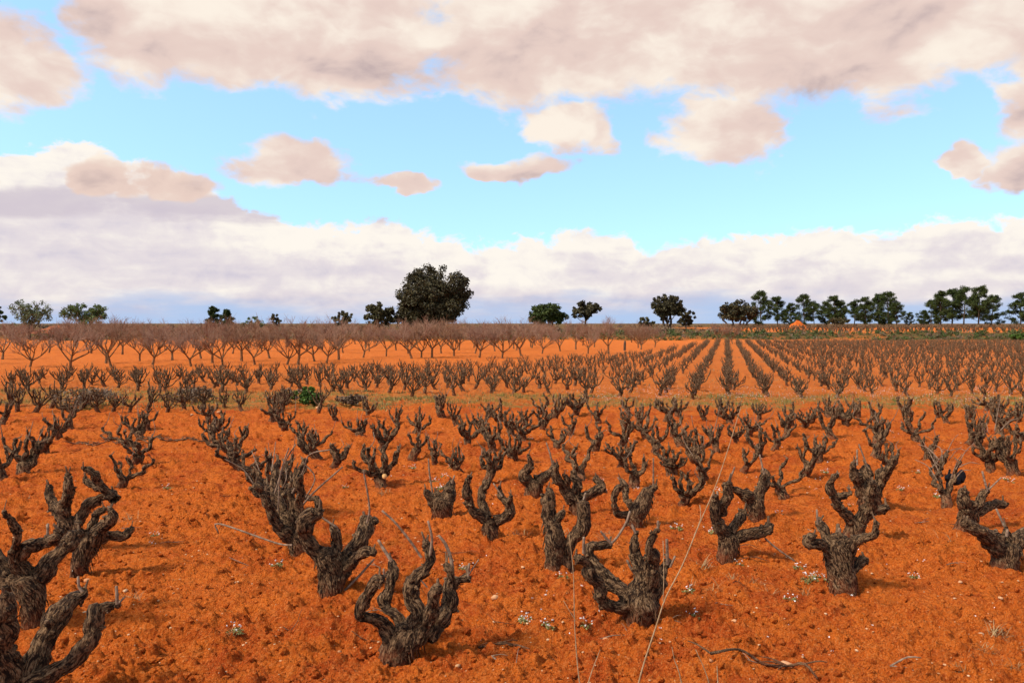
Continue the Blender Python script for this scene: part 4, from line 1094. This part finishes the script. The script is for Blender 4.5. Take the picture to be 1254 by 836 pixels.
speckles('verge_flowers', fp, .011, 'flower', 'tiny white flowers sprinkled over the verge before the second vineyard')

# ------------------------------------------------------------------ small things on the near soil
def lump_mesh(seed, flat, name):
    r = np.random.default_rng(seed)
    import bmesh
    bm = bmesh.new(); bmesh.ops.create_icosphere(bm, subdivisions=2 if name == 'stone' else 1, radius=1)
    V = np.array([v.co for v in bm.verts]); F = np.array([[v.index for v in f.verts] for f in bm.faces]); bm.free()
    V = V * (1 + .30 * vnoise(V * 1.6 + seed * 3, seed)[:, None] + .12 * vnoise(V * 4 + seed, seed)[:, None]) * np.array([1, r.uniform(.6, .9), flat])
    return V, F
rs = random.Random(77)
cl = [lump_mesh(i, .65, 'clod') for i in range(10)]; cm = MB()
gme = ground.data; gco = np.empty(len(gme.vertices) * 3, np.float32); gme.vertices.foreach_get('co', gco); gco = gco.reshape(-1, 3)
gsel = gco[(gco[:, 1] > 4.5) & (gco[:, 1] < 24) & (np.abs(gco[:, 0]) < gco[:, 1] * .68)]
from mathutils.kdtree import KDTree
kd_pts = gsel[(gsel[:, 1] < 24)]
kd = KDTree(len(kd_pts))
for i, p in enumerate(kd_pts): kd.insert((p[0], p[1], 0), i)
kd.balance()
def surf(x, y):
    c, i, d = kd.find((x, y, 0)); return float(kd_pts[i][2]) if d < .3 else 0.0
for _ in range(15000):
    y = 4.6 + 16 * rs.random() ** 1.7; x = rs.uniform(-.66, .66) * y
    V, F = cl[rs.randrange(10)]; s_ = .009 + .036 * rs.random() ** 4 + (.035 * rs.random() if rs.random() < .012 else 0); a = rs.uniform(0, 6.28); c, sn = math.cos(a), math.sin(a)
    W = np.stack([V[:, 0] * c - V[:, 1] * sn, V[:, 0] * sn + V[:, 1] * c, V[:, 2]], -1) * s_ + (x, y, surf(x, y) + s_ * .15)
    cm.add(W, None, F)
tag(link('soil_clods', cm.mesh('soil_clods', False), M['soil']), 'loose crumbs and clods of red earth littering the near field', 'clods', kind='stuff')

pm = MB()
for _ in range(2600):
    y = 4.6 + 17 * rs.random() ** 1.5; x = rs.uniform(-.66, .66) * y
    V, F = cl[rs.randrange(10)]; s_ = .006 + .012 * rs.random() ** 3; a = rs.uniform(0, 6.28); c, sn = math.cos(a), math.sin(a)
    pm.add(np.stack([V[:, 0] * c - V[:, 1] * sn, V[:, 0] * sn + V[:, 1] * c, V[:, 2] * .7], -1) * s_ + (x, y, surf(x, y) + s_ * .2), None, F)
tag(link('pebbles', pm.mesh('pebbles', False), M['stone']), 'tiny pale orange pebbles sprinkled over the near red soil', 'pebbles', kind='stuff')
stone_px = [(1200,775,1.3),(963,812,1.5),(899,760,.9),(606,738,1.2),(937,754,.8),(107,709,1.1),(153,723,.9),(1176,716,.8),(1094,763,.9),(693,626,.7),(832,700,.7),(415,790,.9),(640,700,.7),(1110,690,.6),(300,760,.8),(225,800,.7),(742,782,.8),(560,820,.9),(870,828,.8),(1010,640,.6),(520,700,.6),(1060,700,.6),(345,806,.8),(1225,745,.7),(250,490,4.6),(428,493,4.2),(268,506,2.0),(390,503,2.4),(235,507,1.6),(180,507,1.4)]
STN = []
for i in range(6):
    V, F = lump_mesh(60 + i, .6, 'stone'); me = mesh_np('stone', V, None, F); me.materials.append(M['stone']); STN.append(me)
for q, (px, py, k) in enumerate(stone_px):
    g = ground_at(px, py); s_ = .030 * k
    lab, grp = ('small pale orange stone lying on the bare red soil', 'stones on the red soil') if k < 1.35 else ('pale orange rock lying in the grass strip between the vineyards', 'rocks in the grass strip')
    if py > 800 and k > 1.4: lab, grp = 'flat pale stone beside the long fallen branch', None
    link_o = link('stone', STN[q % 6], None, loc=(g.x, g.y, (surf(g.x, g.y) if g.y < 23.8 else 0) + s_ * .25), rotz=rs.uniform(0, 6.28), scale=s_); tag(link_o, lab, 'stone', grp)

# weeds with white flowers
WEED = []
for i in range(5):
    r = np.random.default_rng(80 + i); lf, fl = MB(), MB()
    for k in range(9):
        a = r.uniform(0, 6.28); d = r.uniform(.02, .10); leaves(lf, (math.cos(a) * d, math.sin(a) * d, .03), .035, 9, .035, r, .6)
    for k in range(8):
        a = r.uniform(0, 6.28); d = r.uniform(.02, .13); h = r.uniform(.05, .13); c = np.array([math.cos(a) * d, math.sin(a) * d, h])
        leaves(fl, c, .011, 7, .018, r, .5)
        w = np.array([.0015, 0, 0]); lf.add(np.array([(c[0] * .4, c[1] * .4, 0) - w, (c[0] * .4, c[1] * .4, 0) + w, c]), None, [(0, 1, 2)], leaf=[.5] * 3)
    a = lf.mesh('weed_leaves', False); b = fl.mesh('weed_flowers', False); a.materials.append(M['weed']); b.materials.append(M['flower']); WEED.append((a, b))
weed_px = [(205,604),(190,655),(185,665),(422,602),(545,585),(552,575),(540,600),(530,592),(505,574),(670,772),(642,758),(645,765),(690,715),(672,730),(980,700),(990,712),(1000,708),(1012,712),(970,732),(865,740),(850,752),(800,690),(905,690),(1010,580),(1002,585),(1240,592),(1232,588),(1125,580),(1150,610),(1105,600),(780,600),(735,590),(290,775),(830,650),(870,655),(1130,690),(1120,705),(845,725),(60,560),(650,480+60),(1090,530),(930,620),(955,632),(1000,600),(570,700),(715,770),(1040,620),(880,600),(340,700)]
for q, (px, py) in enumerate(weed_px):
    g = ground_at(px, py); v = WEED[q % 5]; s_ = rs.uniform(.4, .8)
    root = thing('weed', (g.x, g.y, surf(g.x, g.y) - .005), 'small sprawling weed with white flowers growing on the red soil', 'weed', 'white-flowered weeds on the red soil', rs.uniform(0, 6.28), s_)
    link('leaves', v[0], None, root); link('flowers', v[1], None, root)
sp = []
for _ in range(110):
    y = 5.5 + 14 * rs.random(); x = rs.uniform(-.15, .6) * y; sp.append((x, y, surf(x, y) + .02))
speckles('fallen_petals', sp, .010, 'flower', 'white specks of petals strewn over the near red soil', 9)

# tufts of dry grass
TUFT = []
for i in range(4):
    r = np.random.default_rng(90 + i); mb = MB()
    for k in range(34):
        a = r.uniform(0, 6.28); l = r.uniform(.06, .17); e = r.uniform(.1, 1.1); d = np.array([math.cos(a) * math.cos(e), math.sin(a) * math.cos(e), math.sin(e)]); w = np.array([-math.sin(a), math.cos(a), 0]) * .0022
        p0 = np.array([r.normal() * .03, r.normal() * .03, 0]); p1 = p0 + d * l * .6; p2 = p0 + d * l + (0, 0, -l * .15)
        mb.add(np.array([p0 - w, p0 + w, p1 + w * .7, p1 - w * .7, p2]), [(0, 1, 2, 3)], [(3, 2, 4)], leaf=np.full(5, r.random()))
    me = mb.mesh('grass_tuft', False); me.materials.append(M['dry']); TUFT.append(me)
for q, (px, py) in enumerate([(1205,795),(1232,800),(1218,812),(1190,805),(1245,790),(1225,780),(1165,663),(745,655),(740,665),(470,605),(160,640),(165,735),(285,775),(860,700),(850,712),(920,715),(940,722),(900,710),(880,718),(985,722),(1240,825),(1180,820),(560,652),(630,660),(640,655),(310,650),(1000,708),(780,668),(690,655),(35,610)]):
    g = ground_at(px, py); lab, grp = ('dry straw-coloured grass tuft on the red soil', 'dry grass tufts')
    tag(link('grass_tuft', TUFT[q % 4], None, loc=(g.x, g.y, surf(g.x, g.y) - .01), rotz=rs.uniform(0, 6.28), scale=rs.uniform(.7, 1.3)), lab, 'grass', grp)

# prunings lying on the soil
def fallen(pxs, r0, label, group=None, seed=1, side=2):
    g0 = ground_at(*pxs[0]); rr = random.Random(seed); mb = MB(); pts = []
    for (px, py) in pxs:
        g = ground_at(px, py); pts.append((g.x - g0.x, g.y - g0.y, surf(g.x, g.y) + r0 + .012 + rr.uniform(0, .02), r0 * rr.uniform(.8, 1.1)))
    pts[-1] = (*pts[-1][:3], r0 * .5)
    tube(mb, pts, 6, .05, .12, seed, tip=.25)
    for k in range(side):
        i = rr.randrange(len(pts)); p = np.array(pts[i][:3]); a = rr.uniform(0, 6.28); l = rr.uniform(.08, .2)
        tube(mb, [(*p, r0 * .6), (*(p + (math.cos(a) * l * .6, math.sin(a) * l * .6, .03)), r0 * .45), (*(p + (math.cos(a) * l, math.sin(a) * l, .03)), r0 * .3)], 5, .05, 0, seed, tip=.4)
    return tag(link('fallen_branch', mb.mesh('fallen_branch'), M['cane'] if seed % 2 else M['bark'], loc=(g0.x, g0.y, 0)), label, 'branch', group)
fallen([(870, 826), (905, 822), (935, 820), (965, 822), (985, 827), (1001, 835)], .011, 'long thin forked branch lying on the soil in front of the field', None, 2, 5)
fallen([(586, 794), (608, 791), (630, 795), (648, 805)], .010, 'short dark branch lying beside the six-armed low vine', None, 2, 3)
fallen([(602, 815), (612, 824), (632, 830)], .006, 'pale forked twig on the soil below the short dark branch', None, 3, 2)
fallen([(1090, 821), (1112, 820), (1128, 822)], .007, 'greyish stick lying flat near the dry grass tufts', None, 5, 1)
fallen([(895, 690), (920, 688), (942, 688)], .006, 'thin stick on the soil behind the thin dark dragging cane', None, 4, 1)
rt = random.Random(55)
for q in range(34):
    px, py = rt.uniform(20, 1240), rt.choice((rt.uniform(640, 830), rt.uniform(560, 700)))
    a = rt.uniform(-.4, .4); L = rt.uniform(14, 34) * (py - 396) / 330
    fallen([(px, py), (px + L * .5, py + math.sin(a) * L * .2 + rt.uniform(-1.5, 1.5)), (px + L, py + math.sin(a) * L * .3)], .0045, 'loose thin pruned twig lying on the red soil', 'pruned twigs on the soil', 60 + q, 1)
for q in range(16):
    px = 85 + q * 9.5 + (16 if q > 6 else 0); py = 543 + rt.uniform(-1.5, 2.5)
    fallen([(px, py), (px + 7, py + rt.uniform(-.8, .8)), (px + 14, py + rt.uniform(-.8, .8))], .018, 'dark pruning in the line of brushwood laid between the vine files', 'line of brushwood between files', 200 + 2 * q, 3)

# tall dry stalks rising in front
def stalk(pxs, depth, r0, label, side=()):
    ps = [at_depth(px, py, depth) for px, py in pxs]; b = Vector((ps[0].x, depth, 0))
    root = thing('dry_stalk', b, label, 'stalk')
    mb = MB(); pts = [(p.x - b.x, p.y - b.y, p.z, r0 * (1 - .6 * i / (len(ps) - 1))) for i, p in enumerate(ps)]
    pts = [(pts[0][0], 0, -.03, r0)] + pts
    tube(mb, pts, 6, .05, .06, 3, tip=0); link('stem', mb.mesh('stalk_stem'), M['stalk'], root)
    for s_ in side:
        q = [at_depth(px, py, depth) for px, py in s_]; mb = MB()
        tube(mb, [(p.x - b.x, p.y - b.y, p.z, r0 * .45) for p in q], 5, .05, 0, 4); link('side_twig', mb.mesh('stalk_twig'), M['stalk'], root)
gy = lambda d: HOR + H_CAM * F_PX / d
stalk([(716, gy(5.2)), (709, 830), (704, 770), (702, 700), (697, 655)], 5.2, .0048, 'straight thin dry stalk rising in front of the wide U-armed vine', [[(705, 760), (690, 735)]])
stalk([(765, gy(4.7)), (783, 832), (803, 768), (815, 732), (835, 693), (857, 640), (880, 585), (907, 500)], 4.7, .0052, 'very tall leaning dry stalk crossing in front of the vines', [[(850, 655), (858, 635), (857, 618)], [(812, 735), (813, 700), (812, 662)]])
stalk([(840, gy(5.25)), (832, 824), (826, 808), (823, 792)], 5.25, .005, 'short bent straw stem at the bottom edge beside another straight one', [])
stalk([(876, gy(5.2)), (866, 828), (852, 795)], 5.2, .005, 'short straight straw stem tilted over the long fallen branch', [])
stalk([(716, gy(5.3)), (722, 830), (735, 795)], 5.3, .005, 'short slanting straw stem at the foot of the straight thin stalk', [])
stalk([(879, gy(5.15)), (879, 835), (878, 815)], 5.15, .006, 'stubby upright straw stem at the end of the long fallen branch', [])

# black crumpled plastic caught behind a vine
b = ground_at(1170, 615); b.y += .25
V, F = lump_mesh(5, .9, 'stone')
Vb = []
mb = MB()
for (px, py, w, h) in ((1162, 585, 5, 6), (1169, 588, 7, 6), (1177, 583, 5, 8)):
    c = at_depth(px, py, b.y) - b; s_ = b.y / F_PX
    W = V * np.array([w * s_, w * s_ * .8, h * s_ * 1.1]); W = W * (1 + .2 * vnoise(W * 22 + px, 3)[:, None]) + np.array(c)
    mb.add(W, None, F)
tube(mb, [(0.02, 0, -.02, .02), (.02, 0, .2, .02), (.05, 0, .40, .015)], 6, .05, .2, 2)
mb.A = {}
tag(link('plastic_bag', mb.mesh('plastic_bag', False), M['black'], loc=b), 'black crumpled plastic caught behind the vine with many loose canes', 'plastic')
